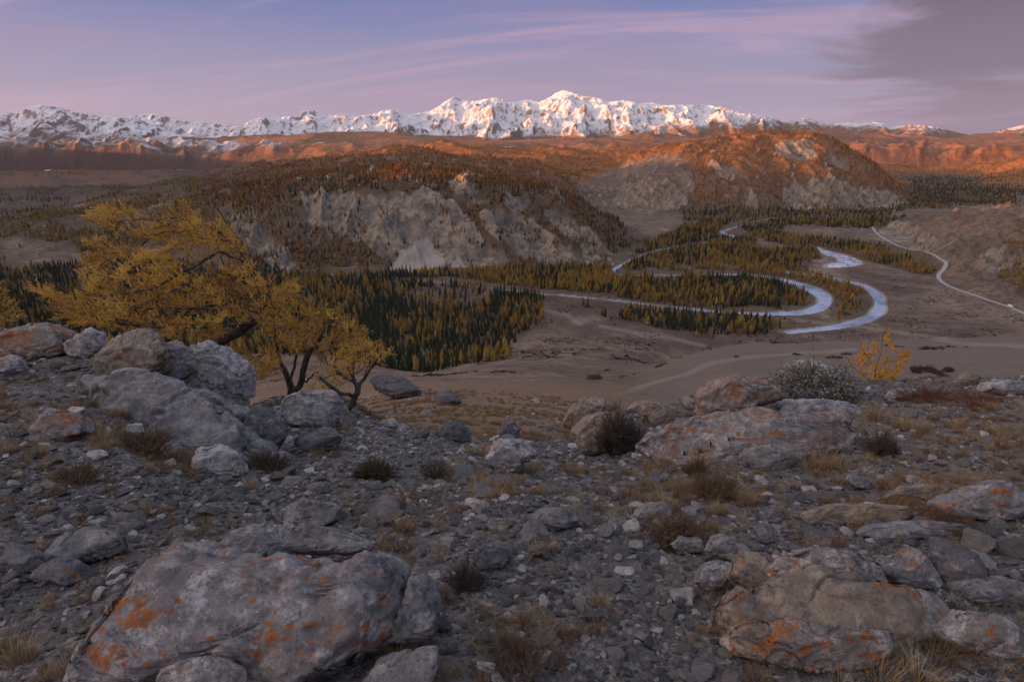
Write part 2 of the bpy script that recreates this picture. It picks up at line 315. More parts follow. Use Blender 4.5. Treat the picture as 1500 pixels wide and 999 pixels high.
# exposed rock, scree, bare slopes traced on the hills
ROCKP = [
 [(445,287),(470,279),(520,287),(560,288),(600,284),(622,280),(650,290),(675,308),(695,338),(715,362),(738,381),(700,388),(660,383),(640,392),(600,378),(570,378),(540,358),(500,347),(470,332),(450,312)],
 [(703,312),(725,303),(760,312),(790,330),(815,355),(832,382),(800,384),(760,370),(730,347),(710,330)],
 [(800,304),(815,305),(845,325),(872,345),(887,365),(892,380),(868,374),(850,355),(825,335)],
 [(664,266),(690,262),(702,274),(690,284),(670,280)],[(740,285),(770,290),(765,300),(745,297)],
 [(833,368),(860,372),(895,385),(870,390),(838,386)],
 [(335,308),(352,318),(382,343),(412,362),(434,394),(415,398),(385,377),(355,352),(338,332)],
 [(1150,278),(1160,264),(1200,262),(1250,275),(1300,284),(1325,298),(1290,303),(1230,303),(1180,304),(1148,300)],
 [(1140,214),(1160,207),(1185,210),(1195,225),(1190,235),(1165,228),(1145,228)],[(1215,225),(1235,232),(1240,242),(1222,238)],
 [(970,267),(1012,270),(1000,302),(940,307),(900,298),(905,282)],[(1040,240),(1075,245),(1090,258),(1060,256)],[(1090,285),(1105,290),(1108,303),(1092,300)],
 [(1290,340),(1310,330),(1360,345),(1400,352),(1390,362),(1360,366),(1320,356)],[(1440,372),(1470,372),(1482,382),(1450,386)],[(1355,350),(1370,352),(1372,362),(1358,362)],
]
SCREEP = [[(572,396),(578,384),(600,362),(625,343),(641,360),(651,387),(612,398)], [(662,391),(671,371),(681,390)]]
BAREP = [[(845,275),(900,250),(960,228),(1000,232),(1010,250),(1000,300),(940,310),(880,312)],            # grassy slope between the hills
         [(900,312),(1000,318),(1020,330),(960,345),(930,350),(915,330)],
         [(0,352),(60,356),(110,365),(118,382),(60,384),(0,378)],
         [(1288,306),(1500,300),(1700,300),(1700,470),(1500,458),(1420,432),(1372,410),(1385,385),(1360,368),(1300,350),(1282,338)],
         [(1370,405),(1330,400),(1270,388),(1180,395),(1290,415),(1310,450),(1290,480),(1180,490),(1140,498),(1000,500),(940,480),(860,462),(800,450),(770,500),(740,560),(600,600),(900,620),(1500,620),(1700,620),(1700,430),(1500,462)],
         [(640,432),(700,422),(730,432),(700,446),(655,446)],
         [(1200,375),(1290,392),(1320,405),(1300,430),(1250,405),(1190,400)],[(1150,332),(1250,332),(1290,345),(1300,360),(1240,352),(1170,345)],[(1110,352),(1170,356),(1165,362),(1110,360)],[(1095,376),(1150,378),(1145,384),(1095,383)]]
def pmask(polys, w):
    m = np.zeros(gpx.shape, np.float32)
    for p in polys:
        a = np.array(p); x0, y0 = a.min(0) - 2 * w; x1, y1 = a.max(0) + 2 * w
        s = (gpx > x0) & (gpx < x1) & (gpy > y0) & (gpy < y1) & (GYY > 180)
        if s.any(): m[s] = np.maximum(m[s], soft(gpx[s], gpy[s], p, w))
    return m
# unseen ridges added left of and behind the viewpoint, shaped to shade the valley
CQ = [-6000, -1500, -300, 0, 200, 420, 800, 1200, 1493, 1700, 2000, 2381, 2694, 2910, 3200, 3500, 4340, 5700, 7153, 7600, 7930, 8500, 9000, 9600, 10200, 10700]
CH = [72, 72, 77, 74, 72, 66, 62, 58, 27, 60, 110, 133, 164, 112, 105, 95, 55, 30, 60, 150, 260, 430, 500, 480, 180, 60]
def caster(x, y, z):
    s = x * LX + y * LY; q = -x * LY + y * LX
    top = np.interp(q, CQ, CH) + 14 * fbm(x / 400, y / 400, 3, ox=33); s0 = -650 - 0.53 * np.maximum(q, 0)
    g = np.exp(-((s - s0) / 330) ** 2) * sstep(150, 450, np.hypot(x, y))
    return np.maximum(z, top * g + z * (1 - g))
GZ = np.where(GXX / GYY < -0.84, caster(GXX, GYY, GZ), GZ)  # added shade ridge, out of view on the left
nz = fbm(GXX / 60, GYY / 60, 4)
ROCK = pmask(ROCKP, 6); SCREE = pmask(SCREEP, 2.5); BARE = pmask(BAREP, 7)
nz2 = fbm(GXX / 28, GYY / 40, 4, ox=14)
ROCK = np.clip(ROCK * 1.5 + (nz * 0.7 + nz2 * .75) * (ROCK > 0) - 0.22, 0, 1)
ROCK = np.maximum(ROCK, np.clip((ridged(GXX / 120, GYY / 150, 3, ox=16) + .35 * nz2 - 1.22) * 6, 0, 1) * (GYY > 1150) * (GYY < 3300) * (GZ > -225) * (gpx > 430) * (gpx < 1330) * .8)
far = sstep(1100, 1300, GYY) * sstep(-249, -236, GZ)
rightside = sstep(1270, 1340, gpx) * (GYY < 2100) * (GYY > 850)
far = np.maximum(far, rightside * sstep(-249, -240, GZ))
left = sstep(400, 300, gpx)
# rounded lobes and gullies on the hills
lob = fbm(GXX / 260, GYY / 260, 5, ox=3.3)
GZ = GZ + far * (lob * 13 * (1 - 0.5 * left) + (ridged(GXX / 95, GYY / 120, 4, ox=9.1) - 0.8) * 7)
# hard rock: buttresses and clefts that run down the face, tilted strata
wx = GXX + 14 * perlin(GXX / 70, GYY / 70); wy = GYY + 12 * perlin(GXX / 55 + 9, GYY / 55)
cac = wx + (wy - 1450) * np.where(GYY < 1900, np.interp(gpx, [450, 620, 720, 850], [.05, .15, .75, .95]), .3)
but = ridged(cac / 84, wy / 420, 3, ox=1.7, g=.38) - 0.75
fine = ridged(wx / 17, wy / 24, 4, ox=4.2) - 0.7
sc = np.where(GYY > 2000, 1.6, 1.0)
GZ = GZ + ROCK * far * (but * 24 * sc + fine * 1.2 + np.abs(nz) * 5)
GZ = GZ - SCREE * far * 2
# right rocky hill
GZ = GZ + rightside * sstep(-249, -236, GZ) * ((ridged(GXX / 48, GYY / 60, 5, ox=6.6) - 0.7) * 8)
# valley floor: barely uneven, terraces
flo = (GYY > 560) * sstep(-236, -249, GZ)
GZ = GZ + flo * (fbm(GXX / 130, GYY / 130, 4, ox=2.0) * 1.1 + .6)
# the long slope between the crest and the valley
sl_ = sstep(14, 60, GYY) * sstep(760, 600, GYY)
GZ = GZ + sl_ * (fbm(GXX / 95, GYY / 95, 4, ox=8.0) * 2.6 * sstep(20, 300, GYY) + fbm(GXX / 9, GYY / 9, 4, ox=5.0) * 0.28)
# near ground
nr = sstep(40, 16, GYY)
sm = sstep(0.9, 3.0, GYY)
GZ = GZ + nr * (sm * fbm(GXX / 1.7, GYY / 1.7, 3, ox=1.1) * 0.085 + fbm(GXX / 0.42, GYY / 0.42, 4, ox=2.1) * 0.022
     + (ridged(GXX / 0.16, GYY / 0.16, 3, ox=3.1) - .7) * 0.009 * sstep(12, 5, GYY))
# buried outcrops lift the ground: (px, py, Y, radius x, radius y, height)
LIFT = [(215,590,6.9,1.0,0.6,0.22),(320,610,6.8,0.7,0.7,0.28),(60,520,9.0,1.4,0.8,0.10),(430,615,9.0,0.7,0.6,0.2),
        (1130,600,9.3,1.0,0.9,0.35),(1240,612,9.0,0.8,0.7,0.2),(1040,640,7.5,0.8,0.6,0.16),(1400,700,4.2,0.9,0.5,0.10),(380,850,1.95,0.45,0.35,0.06),(1250,860,1.9,0.5,0.35,0.08)]
for px, py, Y, rx, ry, h in LIFT:
    p = atY(px, py, Y); d = ((GXX - p[0]) / rx) ** 2 + ((GYY - p[1]) / ry) ** 2
    GZ = GZ + h * np.exp(-d) * (GYY < 40)
SEEP = [(700,655,6.8,2.0,1.2)]
LNYu = LY_
def gidx(x, y):
    u = np.clip(x / y, uc[0], uc[-1]); l = np.clip(np.log(y), LY_[0], LY_[-1])
    i = np.clip(np.searchsorted(LY_, l) - 1, 0, NR - 2); j = np.clip(np.searchsorted(uc, u) - 1, 0, NC - 2)
    return i, j, (l - LY_[i]) / (LY_[i + 1] - LY_[i]), (u - uc[j]) / (uc[j + 1] - uc[j])
def bil(A, x, y):
    i, j, a, b = gidx(np.asarray(x, float), np.asarray(y, float))
    return (A[i, j] * (1 - a) + A[i + 1, j] * a) * (1 - b) + (A[i, j + 1] * (1 - a) + A[i + 1, j + 1] * a) * b
def H(x, y): return bil(GZ, x, y)
def hit(px, py, y0=0.6, y1=5000):
    """the first point of the land met by the line of sight through a pixel"""
    Y = np.exp(np.linspace(math.log(y0), math.log(y1), 6000)); d = ray(px, py); x = d[0] / d[1] * Y; z = d[2] / d[1] * Y
    below = z <= H(x, Y)
    if not below.any(): return None
    k_ = int(np.argmax(below)); return np.array([x[k_], Y[k_], float(H(x[k_], Y[k_]))])

# river beds cut into the floor
def floorpt(px, py, z=-250.0):
    Y = z / slope(py); d = ray(px, py); return d[0] / d[1] * Y, Y
def smoothline(pts, n=12, it=2):
    p = np.array(pts, float)
    for _ in range(it):
        q = [p[0]]
        for a, b in zip(p[:-1], p[1:]): q += [a * .75 + b * .25, a * .25 + b * .75]
        q.append(p[-1]); p = np.array(q)
    return p
RIV = {
 'main': ([(1135,320),(1088,330),(1062,337),(1056,342),(1083,348),(1050,353),(985,362),(935,375),(905,391),(893,399),(915,405),(980,403),(1080,402),(1150,409),(1192,424),(1214,439),(1200,453),(1160,460),(1080,459),(1000,452),(900,440),(810,432),(730,424),(600,408),(450,401),(300,404)], 20),
 'outer': ([(1150,399),(1190,403),(1233,410),(1278,422),(1292,443),(1284,461),(1262,471),(1215,481),(1150,487)], 16),
}
lines = {}
for n_, (pts, w) in RIV.items(): lines[n_] = (smoothline([floorpt(*p) for p in pts], it=3), w)
POND = smoothline([floorpt(*p) for p in [(1198,362),(1214,369),(1247,376),(1266,386),(1247,391),(1207,393),(1204,389),(1229,384),(1226,378),(1206,373),(1198,362)]], it=2)
sel = (GYY > 560) & (GYY < 2600) & (GZ < -235)
sx, sy = GXX[sel], GYY[sel]
rd = np.full(sx.shape, 1e9)
for n_, (ln, w) in lines.items():
    wob = 1 + 0.35 * perlin(sx / 90, sy / 90)
    w_x = w * (0.45 + 0.66 * np.exp(-(((sx / sy) - 0.49) / 0.08) ** 2)) * np.interp(sx / sy, [-.1, -.02, .06, .12], [.3, .35, .6, 1.0]) if n_ == 'main' else w
    rd = np.minimum(rd, dist_poly(sx, sy, [tuple(a) for a in ln]) / (0.5 * w_x * wob))
pd = dist_poly(sx, sy, [tuple(a) for a in POND]); pin = inpoly(sx, sy, [tuple(a) for a in POND])
pdd = np.where(pin, 0.5, 1 + pd / 12)
rd = np.minimum(rd, pdd)
RIVD = np.full(GXX.shape, 9.0); RIVD[sel] = rd
z_ = GZ[sel]; tgt = -250.0
z_ = np.where(rd < 1.5, z_ * (1 - sstep(1.5, 1.15, rd)) + tgt * sstep(1.5, 1.15, rd), z_)
z_ = np.where((rd > 1.06) & (z_ < -250.0), -250.0, z_); z_ = z_ - 1.6 * sstep(1.06, 0.85, rd)
GZ[sel] = z_
WATER_Z = -250.55

# road line, laid on the land along the foot of the right hill
ROADPX = [(1278,333),(1283,342),(1297,351),(1313,359),(1340,366),(1367,371),(1385,380),(1386,391),(1373,403),(1377,414),(1417,430),(1467,447),(1497,458),(1540,476),(1600,498)]
rp = [floorpt(*p, z=-249) for p in ROADPX]
rp2 = []
for px, py in ROADPX:
    h_ = hit(px, py, 620)
    rp2.append((h_[0], h_[1]) if h_ is not None else floorpt(px, py, -249))
ROAD = smoothline(rp2, it=3)
sel = (GYY > 560) & (GYY < 2300) & (GXX > 300)
dR = dist_poly(GXX[sel], GYY[sel], [tuple(a) for a in ROAD])
# level the land across the road
zl = bil(GZ, ROAD[:, 0], ROAD[:, 1]); kern = np.ones(9) / 9; zl = np.convolve(np.pad(zl, 4, 'edge'), kern, 'valid')
best = np.full(dR.shape, 1e9); zr = np.zeros(dR.shape)
X_s, Y_s = GXX[sel], GYY[sel]
for (x1, y1), (x2, y2), za, zb in zip(ROAD[:-1], ROAD[1:], zl[:-1], zl[1:]):
    dx, dy = x2 - x1, y2 - y1; t = np.clip(((X_s - x1) * dx + (Y_s - y1) * dy) / (dx * dx + dy * dy + 1e-9), 0, 1)
    d = np.hypot(X_s - x1 - t * dx, Y_s - y1 - t * dy); m_ = d < best; best = np.where(m_, d, best); zr = np.where(m_, za + t * (zb - za), zr)
w_ = sstep(14, 6.5, best); GZ[sel] = GZ[sel] * (1 - w_) + zr * w_
ROADD = np.full(GXX.shape, 1e3); ROADD[sel] = best

# ---------------------------------------------------------------- mountains: ranges with crest lines, worn by running water
MU = np.linspace(-0.98, 0.98, 1300); MY = np.concatenate([np.arange(4985, 7400, 14), np.arange(7400, 11500, 9.5)])
MYY = np.repeat(MY[:, None], len(MU), 1); MXX = MYY * MU[None, :]
MZ0 = base2(MXX.ravel(), MYY.ravel()).reshape(MXX.shape)
def crest_z(px, py, Y): return Y * slope(py)
def rangeh(knots, wpx0, wpx1, Wf, Wb, base_py, seed, spur=0.36):
    """knots: (px, py, Y) of the crest. returns height field, -1e9 away from it"""
    k_ = np.array(knots, float)
    u = (k_[:, 0] - 750) / FPX / (CP + (499.5 - k_[:, 1]) / FPX * SP)
    cy_ = np.interp(MU, u, k_[:, 2]); cz = np.interp(MU, u, k_[:, 2] * slope(k_[:, 1]))
    pxu = np.interp(MU, u, k_[:, 0])
    wob = 220 * fbm(MU * 9, MU * 0 + seed, 3)
    cy_ = cy_ + wob; cz = cz * cy_ / (cy_ - wob)
    t = (cy_[None, :] - MYY)                                      # metres in front of the crest
    s = MXX * 1.0
    wob2 = 260 * perlin(MXX / 900 + seed, MYY / 900)
    sp = ridged((MXX + wob2) / 1500 + seed, MYY / 5200, 3) * 0.62 + ridged((MXX + wob2 * .6) / 620 + seed * 2, MYY / 1700, 3) * 0.38   # spurs that run towards us
    Wf = Wf * (1 + .30 * perlin(MXX / 1300 + seed, MYY / 3000))
    tt = np.clip(t / Wf, 0, 1); tb = np.clip(-t / Wb, 0, 1)
    prof = np.where(t >= 0, (1 - tt) ** 1.35, (1 - tb) ** 1.2)
    prof = prof + spur * (sp - 0.62) * 4 * tt * (1 - tt) * (t >= 0)
    ed = sstep(wpx0[0], wpx0[1], pxu) * sstep(wpx1[1], wpx1[0], pxu)
    b = slope(base_py) * cy_
    prof = prof + 0.055 * (ridged((MXX + .25 * wob2) / 190 + seed, t / 1100, 3, ox=seed) - .8) * 4 * tt * (1 - tt) * (t >= 0)
    return b[None, :] - 60 + (cz - b)[None, :] * prof * ed[None, :] + 60 * np.clip(prof * 3, 0, 1) * ed[None, :]
CREST = [(340,212),(350,196),(357,184),(366,177),(380,172),(405,173),(425,170),(437,172),(446,163),(460,162),(475,168),(490,169),(500,166),(520,170),(545,168),(560,162),(572,160),(590,165),(600,168),(630,163),(640,158),(655,147),(665,142),(680,145),(690,148),(700,148),(712,145),(727,143),(745,150),(775,146),(790,150),(805,143),(815,136),(825,132),(837,135),(850,140),(870,143),(880,145),(890,150),(910,147),(925,148),(935,152),(955,150),(970,154),(1000,154),(1030,154),(1055,156),(1068,161),(1090,167),(1105,168),(1130,171),(1148,180),(1170,200)]
CREST = [(a, b, 9600 + 500 * math.sin(a / 90)) for a, b in CREST]
LEFT = [(-200,172),(-100,160),(-20,168),(5,169),(14,166),(24,163),(32,164),(40,157),(60,153),(85,157),(110,163),(125,167),(150,168),(180,173),(215,182),(250,191),(285,199),(320,206),(345,212),(360,222)]
LEFT = [(a, b, 8300 + max(0, a) * 1.5) for a, b in LEFT]
BACKL = [(150,185),(175,172),(190,170),(205,168),(228,167),(245,171),(262,176),(285,178),(300,178),(320,182),(340,184),(365,188),(380,200)]
BACKL = [(a, b, 10600) for a, b in BACKL]
RIGHT = [(1080,190),(1120,184),(1148,180),(1165,177),(1178,172),(1190,176),(1200,180),(1222,182),(1236,180),(1262,181),(1280,179),(1296,181),(1306,187),(1322,185),(1338,183),(1362,185),(1385,190),(1410,196),(1428,200),(1445,197),(1462,191),(1480,188),(1500,183),(1600,176),(1700,185)]
RIGHT = [(a, b, 10300 - 700 * math.exp(-((a - 1340) / 60) ** 2) - 900 * math.exp(-((a - 1500) / 60) ** 2)) for a, b in RIGHT]
MZ = MZ0 + fbm(MXX / 900, MYY / 900, 4, g=.42) * 15 * sstep(5000, 5800, MYY) * (0.4 + 0.6 * sstep(150, 400, 750 + FPX * MXX / MYY))
MZ = MZ + (ridged((MXX + MYY * .3) / 900, MYY / 1300, 4, ox=2.2) - .8) * 20 * sstep(5200, 6200, MYY)
for kn, a, b, Wf, Wb, bp, sd, spur in ((CREST, (342, 352), (1135, 1170), 2300, 1500, 207, 1.3, 0.40), (LEFT, (-250, -240), (345, 372), 2300, 1600, 236, 5.1, 0.17),
                                 (BACKL, (150, 185), (350, 395), 2200, 900, 210, 8.8, 0.25), (RIGHT, (1080, 1160), (1850, 1900), 2300, 1100, 203, 3.7, 0.40)):
    RH = rangeh(kn, a, b, Wf, Wb, bp, sd, spur); MZ = 0.5 * (MZ + RH + np.sqrt((MZ - RH) ** 2 + 28.0 ** 2))
mh = sstep(-10, 120, MZ - MZ0)
rg = ridged((MXX + .35 * MYY) / 760 + .3 * perlin(MXX / 400, MYY / 400), MYY / 1150, 5, ox=7.7, g=0.46) - 0.85
MZ = MZ + mh * ((ridged((MXX - .2 * MYY) / 380, MYY / 560, 4, ox=5.5, g=0.42) - .8) * 34 + rg * 62 + (ridged(MXX / 210, MYY / 420, 3, ox=1.9) - .8) * 16 + fbm(MXX / 70, MYY / 70, 2) * 3)
def erode(Z, n, steps, seed, kf=0.35):
    Z = Z.astype(np.float64).copy(); h, w = Z.shape; r_ = np.random.default_rng(seed)
    for _ in range(n):
        m = 60000; x = r_.uniform(2, w - 3, m); y = r_.uniform(h * 0.12, h - 3, m); dx = np.zeros(m); dy = np.zeros(m); sed = np.zeros(m); vel = np.ones(m); wat = np.ones(m)
        for s_ in range(steps):
            xi = x.astype(int); yi = y.astype(int); fx = x - xi; fy = y - yi
            a = Z[yi, xi]; b = Z[yi, xi + 1]; c = Z[yi + 1, xi]; d = Z[yi + 1, xi + 1]
            gx = (b - a) * (1 - fy) + (d - c) * fy; gy = (c - a) * (1 - fx) + (d - b) * fx
            z0 = a * (1 - fx) * (1 - fy) + b * fx * (1 - fy) + c * (1 - fx) * fy + d * fx * fy
            dx = dx * 0.35 - gx * 0.65; dy = dy * 0.35 - gy * 0.65; L = np.hypot(dx, dy) + 1e-6; dx /= L; dy /= L
            nx = np.clip(x + dx, 1, w - 3); ny = np.clip(y + dy, 1, h - 3)
            xj = nx.astype(int); yj = ny.astype(int); gx2 = nx - xj; gy2 = ny - yj
            z1 = Z[yj, xj] * (1 - gx2) * (1 - gy2) + Z[yj, xj + 1] * gx2 * (1 - gy2) + Z[yj + 1, xj] * (1 - gx2) * gy2 + Z[yj + 1, xj + 1] * gx2 * gy2
            dh = z1 - z0; cap = np.maximum(-dh, 0.05) * vel * wat * 0.9
            ex = sed - cap
            dep = np.where(dh > 0, np.minimum(sed, dh), np.where(ex > 0, ex * 0.12, 0)); ero = np.where((dh <= 0) & (ex < 0), np.minimum(-ex * kf, -dh * 0.7), 0)
            ch = dep - ero; sed = sed - ch
            for (oy, ox, wt) in ((0, 0, (1 - fx) * (1 - fy)), (0, 1, fx * (1 - fy)), (1, 0, (1 - fx) * fy), (1, 1, fx * fy)):
                Z += np.bincount((yi + oy) * w + xi + ox, weights=ch * wt * 0.35, minlength=h * w).reshape(h, w)
            vel = np.clip(np.sqrt(np.maximum(vel * vel - dh * 0.05, 0.05)), 0.2, 4); wat *= 0.985; x = nx; y = ny
    return Z
MZ = MZ * 1.0
E = erode(MZ, 3, 45, 4)
MZ = np.where(mh > 0, MZ + (E - MZ) * np.clip(mh * 1.2 + 0.25, 0, 1), MZ + (E - MZ) * 0.25)
MZ[:6] = MZ0[:6] + (MZ[:6] - MZ0[:6]) * np.linspace(0, 1, 6)[:, None]
# bring each column's skyline back to the crest it was drawn with
allc = {}
mpx, mpy = project(MXX, MYY, MZ)
want = np.minimum.reduce([np.interp(MU, [(a - 750) / FPX / (CP + (499.5 - b) / FPX * SP) for a, b, c in kk_], [b for a, b, c in kk_], left=400, right=400) for kk_ in (CREST, LEFT, BACKL, RIGHT)])
for _ in range(2):
    mpx, mpy = project(MXX, MYY, MZ); top = mpy.min(0)
    dpy = (top - want); dpy = np.convolve(np.pad(dpy, 4, 'edge'), np.hanning(11)[1:-1] / np.hanning(11).sum(), 'valid')
    hh = sstep(0.0, 1.0, (MZ - MZ0) / np.maximum((MZ - MZ0).max(0), 60)[None, :])
    MZ = MZ + hh * dpy[None, :] * MYY / FPX * 1.09
print('terrain', time.time() - T0)

# ---------------------------------------------------------------- land materials
def mat_valley():
    M = MT('valley_land', 0.95, 0.1); P = M.pos()
    big = M.noise(P, 0.006, 5, 0.6); mid = M.noise(P, 0.05, 5, 0.65); fin = M.noise(P, 0.6, 4, 0.7)
    grass = M.mix(M.ramp(big, [(0.38, 0.0), (0.62, 1.0)]), (0.150, 0.112, 0.086), (0.250, 0.180, 0.128))
    grass = M.mix(M.ramp(mid, [(0.42, 0.0), (0.60, 0.7)]), grass, (0.090, 0.060, 0.052))
    heath = M.mix(mid, (0.085, 0.062, 0.048), (0.155, 0.108, 0.070))
    col = M.mix(M.attr('wood'), grass, heath)
    col = M.mix(M.math('MULTIPLY', M.ramp(M.noise(P, 0.40, 6, 0.8), [(0.50, 0.0), (0.60, 1.0)]), 0.70), col, (0.050, 0.036, 0.034)); col = M.mix(M.math('MULTIPLY', M.ramp(M.noise(P, 0.012, 6, 0.7, 1.0), [(0.56, 0.0), (0.66, 1.0)]), 0.5), col, (0.30, 0.235, 0.185))
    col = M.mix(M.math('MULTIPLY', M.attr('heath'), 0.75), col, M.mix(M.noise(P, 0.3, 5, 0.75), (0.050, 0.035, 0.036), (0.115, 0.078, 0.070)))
    turf = M.mix(M.noise(M.scale(P, (1, 1, 1)), 0.09, 4, 0.6), (0.125, 0.098, 0.084), (0.190, 0.150, 0.126)); col = M.mix(M.attr('turf'), col, turf)
    col = M.mix(M.math('MULTIPLY', M.attr('track'), 0.38), col, (0.30, 0.25, 0.215))
    straw = M.mix(M.noise(P, 0.35, 5, 0.7), (0.11, 0.072, 0.050), (0.27, 0.180, 0.118)); col = M.mix(M.attr('straw'), col, straw)
    # rock
    rn = M.noise(M.scale(P, (1, 1, 0.8)), 0.028, 8, 0.64, 0.4)
    rock = M.ramp(rn, [(0.30, (0.12, 0.11, 0.105)), (0.45, (0.19, 0.160, 0.135)), (0.56, (0.28, 0.225, 0.170)), (0.72, (0.38, 0.31, 0.235))])
    st = M.noise(M.scale(P, (1.0, 1.0, 0.30)), 0.09, 6, 0.68, 0.5)
    rock = M.mix(M.ramp(st, [(0.38, 0.8), (0.52, 0.0)]), rock, (0.085, 0.070, 0.062))
    col = M.mix(M.ramp(M.math('ADD', M.attr('rock'), M.math('MULTIPLY', M.math('SUBTRACT', fin, 0.5), 0.9)), [(0.30, 0.0), (0.55, 1.0)]), col, rock)
    col = M.mix(M.attr('scree'), col, M.mix(mid, (0.27, 0.235, 0.225), (0.36, 0.31, 0.285)))
    col = M.mix(M.attr('gravel'), col, M.mix(fin, (0.26, 0.235, 0.23), (0.40, 0.37, 0.36)))
    # the far hillsides carry autumn scrub
    scrub = M.mix(M.noise(P, 0.02, 6, 0.7), (0.15, 0.070, 0.030), (0.36, 0.150, 0.050))
    col = M.mix(M.attr('scrub'), col, scrub)
    M.color(col)
    b1 = M.bump(mid, 0.30, 1.5); M.bump(M.noise(P, 0.25, 6, 0.75), M.math('MULTIPLY_ADD', M.attr('rock'), 0.6, 0.3), 2.5, b1)
    return M.m
MV = mat_valley()
n_lo = fbm(GXX / 170, GYY / 170, 4, ox=12.0)
WOOD = np.clip(sstep(0, 1, 1 - BARE) * sstep(700, 800, GYY), 0, 1) * (1 - ROCK)
GRAV = sstep(1.55, 1.1, RIVD) * (0.35 + 0.65 * sstep(-0.15, 0.25, fbm(GXX / 60, GYY / 60, 3, ox=40))) * (GYY > 560)
SCR = sstep(1900, 3400, GYY) * sstep(-245, -225, GZ) * (1 - BARE) * (1 - ROCK) * sstep(300, 520, gpx) + sstep(3300, 4500, GYY) * sstep(300, 200, gpx) * 0.35 * (1 - sstep(0.1, 0.4, n_lo))
SCR = np.clip(SCR, 0, 1)
TRK = np.zeros(GXX.shape)
for pl_ in ([(690,592),(760,580),(830,583),(900,580),(960,560),(1040,534),(1120,521),(1250,512)], [(880,478),(930,488),(985,497),(1030,507)], [(1170,470),(1300,484),(1400,500),(1500,505)], [(780,452),(830,462),(850,475)]):
    a = np.array(pl_); s = (GYY > 200) & (GYY < 1100) & (gpx > a[:, 0].min() - 20) & (gpx < a[:, 0].max() + 20) & (gpy > a[:, 1].min() - 12) & (gpy < a[:, 1].max() + 12)
    TRK[s] = np.maximum(TRK[s], np.clip(1.6 - dist_poly(gpx[s], (gpy[s]) * 2.2, [(u_, v_ * 2.2) for u_, v_ in pl_]) / 4.5, 0, 1))
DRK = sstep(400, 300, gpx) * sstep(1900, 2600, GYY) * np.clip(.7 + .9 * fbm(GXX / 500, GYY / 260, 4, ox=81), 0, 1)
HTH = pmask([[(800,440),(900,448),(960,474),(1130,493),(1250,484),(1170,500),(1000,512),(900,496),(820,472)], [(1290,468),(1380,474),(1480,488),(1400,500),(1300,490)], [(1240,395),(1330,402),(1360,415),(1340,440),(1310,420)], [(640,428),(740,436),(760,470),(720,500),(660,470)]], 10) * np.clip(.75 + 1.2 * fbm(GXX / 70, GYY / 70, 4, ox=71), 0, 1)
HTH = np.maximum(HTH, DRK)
TURF = .85 * sstep(860, 1010, gpx) * sstep(90, 160, GYY) * sstep(560, 470, GYY)
STRW = sstep(330, 200, GYY) * sstep(960, 880, gpx)
PALE = np.zeros(GXX.shape)                                          # dry fields and frozen strips on the plain
F = grid_faces(NR, NC)
isp = int(np.searchsorted(LY_, math.log(42)))
V = np.stack([GXX, GYY, GZ], -1)
nearV = V[:isp + 1].reshape(-1, 3); farV = V[isp:].reshape(-1, 3)
sl2 = slice(isp, NR)
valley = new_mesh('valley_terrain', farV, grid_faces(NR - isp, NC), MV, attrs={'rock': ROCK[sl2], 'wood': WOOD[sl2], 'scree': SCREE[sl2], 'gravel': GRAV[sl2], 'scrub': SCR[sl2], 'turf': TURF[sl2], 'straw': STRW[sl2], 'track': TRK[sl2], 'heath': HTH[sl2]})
tag(valley, 'brown valley floor and wooded rocky hills around the river', kind='structure')

def mat_ground():
    M = MT('stony_ground', 0.95, 0.12); P = M.pos()
    a = M.noise(P, 0.55, 5, 0.6); b = M.noise(P, 2.6, 5, 0.65); c = M.noise(P, 22, 5, 0.7)
    P2n = M.node('ShaderNodeVectorMath', operation='ADD'); M.l.new(P, P2n.inputs[0]); P2c = M.node('ShaderNodeVectorMath', operation='SCALE'); M.l.new(M.noise(P, 12, 3, 0.6, out='Color'), P2c.inputs[0]); P2c.inputs['Scale'].default_value = 0.06; M.l.new(P2c.outputs[0], P2n.inputs[1]); P2 = P2n.outputs[0]
    soil = M.mix(c, (0.045, 0.040, 0.040), (0.135, 0.118, 0.112))
    vc = M.vor(P2, 48, 'F1', 'Color'); sepc = M.node('ShaderNodeSeparateColor'); M.l.new(vc, sepc.inputs[0])
    chips = M.ramp(sepc.outputs[0], [(0.0, (0.075, 0.072, 0.078)), (0.5, (0.14, 0.13, 0.135)), (0.8, (0.20, 0.185, 0.18)), (1.0, (0.36, 0.33, 0.32))])
    ve = M.vor(P2, 48, 'DISTANCE_TO_EDGE')
    chips = M.mix(M.ramp(M.math('ADD', ve, M.math('MULTIPLY', c, 0.25)), [(0.08, 1.0), (0.2, 0.0)]), chips, (0.040, 0.038, 0.040))
    col = M.mix(M.ramp(b, [(0.40, 0.85), (0.60, 0.25)]), soil, chips)
    grass = M.mix(M.noise(P, 9, 5, 0.7), (0.13, 0.085, 0.055), (0.25, 0.17, 0.105))
    col = M.mix(M.ramp(M.math('ADD', M.attr('grass'), M.math('MULTIPLY', M.math('SUBTRACT', a, 0.5), 1.1)), [(0.35, 0.0), (0.75, 0.85)]), col, grass)
    M.color(col)
    n1_ = M.bump(M.math('ADD', M.math('MULTIPLY', ve, 0.8), c), 0.8, 0.02); M.bump(M.noise(P, 90, 3, 0.7), 0.4, 0.004, n1_)
    return M.m
npx, npy = gpx[:isp + 1], gpy[:isp + 1]
GR = sstep(11, 18, GYY[:isp + 1]) * 0.9 + 0.12
GR = np.maximum(GR, 0.38 * np.exp(-((npx - 820) / 150) ** 2 - ((npy - 800) / 170) ** 2))
GR = np.maximum(GR, 0.42 * sstep(960, 1010, npx) * sstep(780, 730, npy) * sstep(2.5, 4, GYY[:isp + 1]))
